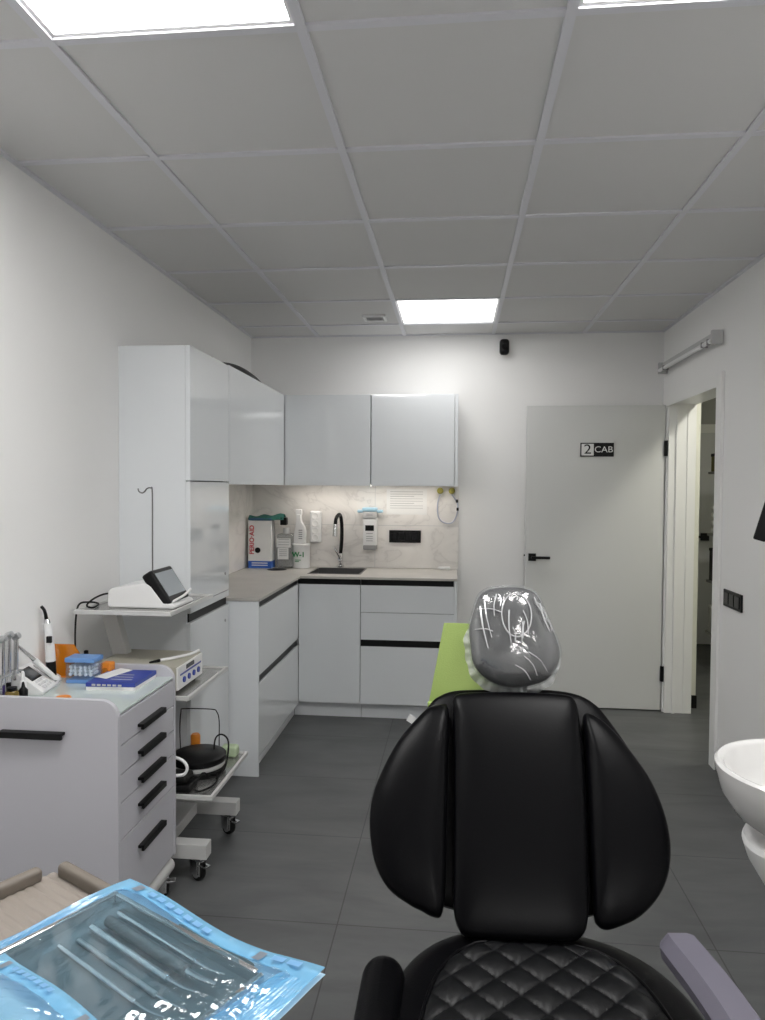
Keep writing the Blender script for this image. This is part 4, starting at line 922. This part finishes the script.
# black monitor at the very right edge
t = thing('monitor', 'black screen panel poking in at the right edge beside the light switch', 'monitor', (.93, 2.0, 0))
mm = Matrix.Translation((.780, 1.92, 1.322)) @ Matrix.Rotation(math.radians(58), 4, 'Z') @ Matrix.Rotation(math.radians(15), 4, 'X')
MB().box((0, 0, 0), (.42, .03, .27), .004, mx=mm).done('screen_housing', M['black'], t)
MB().box((.012, -.002, .012), (.408, .001, .258), .001, mx=mm).done('screen', M['blackgloss'], t)
MB().tube([mm @ Vector((.22, .03, .12)), (.99, 2.02, 1.36), (1.02, 1.98, 1.22), (1.02, 1.95, .9), (1.02, 1.95, .02)], .02, 12, 4).done('stand', M['lightg'], t)
MB().lathe([(0, 0), (.15, 0), (.15, .02), (.03, .03), (0, .03)], (1.02, 1.95, 0), 32).done('base', M['lightg'], t)

# ------------------------------------------------------------------ foreground tray table
TO = Vector((-.443, .944, 0)); TA = Vector((.86737, -.49767, 0)); TB = Vector((-.49767, -.86737, 0))
TM = Matrix(((TA.x, TB.x, 0, TO.x), (TA.y, TB.y, 0, TO.y), (0, 0, -1, 0), (0, 0, 0, 1)))
TM = Matrix(((TA.x, TB.x, 0, TO.x), (TA.y, TB.y, 0, TO.y), (0, 0, 1, 0), (0, 0, 0, 1)))
def P(a, b, z): return TM @ Vector((a, b, z))
def fixn(mb): bmesh.ops.recalc_face_normals(mb.bm, faces=mb.bm.faces[:]); return mb
t = thing('tray_table', 'steel instrument table under the taupe tray in the foreground', 'table', (-.45, .75, 0))
fixn(MB().box((-.150, .012, .868), (.285, .40, .880), .003, mx=TM)).done('table_top', M['steel'], t)
fixn(MB().box((.05, .20, .03), (.09, .24, .868), .004, mx=TM)).done('post', M['whitemetal'], t)
fixn(MB().box((-.08, .05, 0), (.22, .36, .03), .006, mx=TM)).done('base', M['whitemetal'], t)
t = thing('instrument_tray', 'taupe grooved plastic tray with raised side rims in the foreground', 'tray', (-.5, .8, .88))
b = MB()
n = 40
def tray(u, v): return P(-.150 + .43 * u, .022 + .35 * v, .8835 + .0018 * abs(math.sin(PI * v * 26)))
fixn(MB().grid(tray, 8, 190, -.003)).done('floor_plate', M['taupe'], t)
fixn(MB().box((-.158, .045, .881), (-.140, .36, .903), .007, 4, mx=TM)).done('rim', M['tauperim'], t)
fixn(MB().box((-.138, .010, .881), (.27, .028, .903), .007, 4, mx=TM)).done('rim', M['tauperim'], t)
# sterilisation pouch with steel kit inside
def pz(a, b):
    return .9145 + .004 * math.sin(23 * a + 9 * b) + .003 * math.sin(31 * b - 12 * a) + .010 * max(0, (a - .26) / .1) ** 1.5
def pouch(name, label, a0, a1, b0, b1, zf, hill, seal=.026):
    t = thing(name, label, 'sterilisation pouch', P((a0 + a1) / 2, (b0 + b1) / 2, .8985), 'blue sterilisation pouches')
    zt = lambda u, v: zf(a0 + (a1 - a0) * u, b0 + (b1 - b0) * v) + hill(u, v)
    su, sv = seal / (a1 - a0), seal / (b1 - b0)
    def rip(u, v): return .0011 * math.sin(26 * u + 7 * math.sin(6 * v)) * math.sin(15 * v + 4 * u) + (.0022 * math.sin(70 * u + 30 * v) * math.sin(47 * v - 20 * u) * max(0, (u - .55) * 2))
    def S(u, v, off=0): return P(a0 + (a1 - a0) * u, b0 + (b1 - b0) * v, zt(u, v) + off)
    def base(u, v): return P(a0 + (a1 - a0) * u, b0 + (b1 - b0) * v, zf(a0 + (a1 - a0) * u, b0 + (b1 - b0) * v) - .010)
    fixn(MB().grid(base, 30, 20, .0006)).done('paper_back', M['pouchpaper'], t)
    fixn(MB().grid(lambda u, v: S(su + (1 - 2 * su) * u, sv + (1 - 2 * sv) * v, rip(u, v)), 110, 80)).done('film', M['pouchfilm'], t)
    for k, (u0, u1, v0, v1) in enumerate(((0, 1, 0, sv), (0, 1, 1 - sv, 1), (0, su, sv, 1 - sv), (1 - su * 1.6, 1, sv, 1 - sv))):
        fixn(MB().grid(lambda u, v: S(u0 + (u1 - u0) * u, v0 + (v1 - v0) * v, -.0015 + .0012 * math.sin(60 * u) * math.sin(PI * v)), 40, 6)).done('seal', M['pouchseal'], t)
    k = MB()
    for i in range(7): k.grid(lambda u, v: S(.17 + i * .05 + .034 * u, sv * (.3 + .3 * v), .0012), 3, 1)
    fixn(k).done('print', M['inkblue'], t, smooth=False); k = MB()
    for i in range(2): k.grid(lambda u, v: S(.80 + i * .07 + .055 * u, sv * (.25 + .3 * v), .0014), 3, 1)
    fixn(k).done('print', M['inkblue'], t, smooth=False)
    k = MB(); k.grid(lambda u, v: S(.095 + .035 * u, sv * (.25 + .6 * v), .0012), 2, 2); fixn(k).done('indicator', M['inkgrey'], t, smooth=False); k = MB(); k.grid(lambda u, v: S(.735 + .035 * u, sv * (.25 + .6 * v), .0012), 2, 2)
    fixn(k).done('indicator', M['inkgrey'], t, smooth=False)
    return t
def hill1(u, v): return .022 * min(1, max(0, 9 * (u - .06))) ** .8 * min(1, max(0, 4.5 * (1 - u - .05))) ** .8 * min(1, max(0, 9 * (v - .07))) ** .8
p1 = pouch('sterile_pouch', 'large blue clear pouch holding a steel kit tray on the taupe tray', 0, .352, 0, .30, pz, lambda u, v: hill1(u, v))
# second pouch lying on the first at the lower left
p2 = pouch('sterile_pouch', 'second blue pouch lying over the large one in the bottom left corner', +.068, .29, .206, .385, lambda a, b: .9475 + .003 * math.sin(30 * a + 11 * b), lambda u, v: .012 * math.sin(PI * u) * math.sin(PI * v), .022)
# steel kit tray inside the pouch
KZ = .9145
t = thing('kit_tray', 'shallow steel kit tray seen through the blue pouch', 'tray', P(.17, .16, KZ))
fixn(MB().box((.042, .052, KZ), (.300, .24, KZ + .002), .0008, mx=TM)).done('floor_plate', M['kit'], t)
b = MB()
b.box((.036, .046, KZ), (.044, .25, KZ + .016), .003, mx=TM); b.box((.298, .046, KZ), (.306, .25, KZ + .014), .003, mx=TM); b.box((.044, .046, KZ), (.298, .054, KZ + .016), .003, mx=TM)
fixn(b).done('rim', M['chrome'], t)
lbls = ['steel instrument nearest the rim of the kit tray in the pouch', 'dark handled instrument second from the rim inside the pouch', 'ribbed steel instrument third from the rim inside the pouch', 'slim steel probe in the middle of the kit tray', 'slim steel mirror handle lowest in the kit tray']
for i, (bb_, r_, m_) in enumerate(((.066, .0035, 'chrome'), (.085, .007, 'darksteel'), (.103, .0045, 'chrome'), (.125, .003, 'steel'), (.145, .003, 'chrome'))):
    q = thing('dental_instrument', lbls[i], 'dental instrument', P(.17, bb_, KZ + .002), 'instruments in the kit tray')
    a0 = .07 + .008 * (i % 2)
    x0, x1 = P(a0, bb_, KZ + .0022 + r_), P(a0 + .15, bb_ + .004, KZ + .0022 + r_)
    MB().cyl(x0, x1, r_, seg=12, bev=.001).done('handle', M[m_], q)
    MB().tube([x1, P(a0 + .175, bb_ + .004, KZ + .003 + r_), P(a0 + .195, bb_ + .001, KZ + .004 + r_)], [r_ * .6, r_ * .3], 8).done('tip', M['chrome'], q)

# ------------------------------------------------------------------ camera, world, view
cam_d = bpy.data.cameras.new('camera'); cam = bpy.data.objects.new('camera', cam_d); COL.objects.link(cam)
f_px, yaw, pitch, roll = 724.03, .100991, -.0310349, .0062697
cy_, sy_ = math.cos(yaw), math.sin(yaw)
F = Vector((-sy_ * math.cos(pitch), cy_ * math.cos(pitch), math.sin(pitch))); R = Vector((cy_, sy_, 0)); U = R.cross(F)
R2 = R * math.cos(roll) + U * math.sin(roll); U2 = -R * math.sin(roll) + U * math.cos(roll)
cam.matrix_world = Matrix(((R2.x, U2.x, -F.x, 0), (R2.y, U2.y, -F.y, 0), (R2.z, U2.z, -F.z, 1.455), (0, 0, 0, 1)))
cam_d.sensor_fit = 'VERTICAL'; cam_d.sensor_height = 36; cam_d.lens = f_px / 1020 * 36; cam_d.clip_start = .02
SC.camera = cam
wd = bpy.data.worlds.new('world'); SC.world = wd; wd.use_nodes = True
wd.node_tree.nodes['Background'].inputs['Color'].default_value = (.5, .5, .5, 1); wd.node_tree.nodes['Background'].inputs['Strength'].default_value = .05
vs = SC.view_settings; SC.display_settings.display_device = 'sRGB'; vs.view_transform = 'Standard'; vs.look = 'None'; vs.gamma = 1; vs.use_curve_mapping = False; vs.exposure = 0.36
SC.cycles.use_denoising = True; SC.cycles.max_bounces = 10; SC.cycles.diffuse_bounces = 6; SC.cycles.transparent_max_bounces = 16
SC.cycles.sample_clamp_indirect = 6
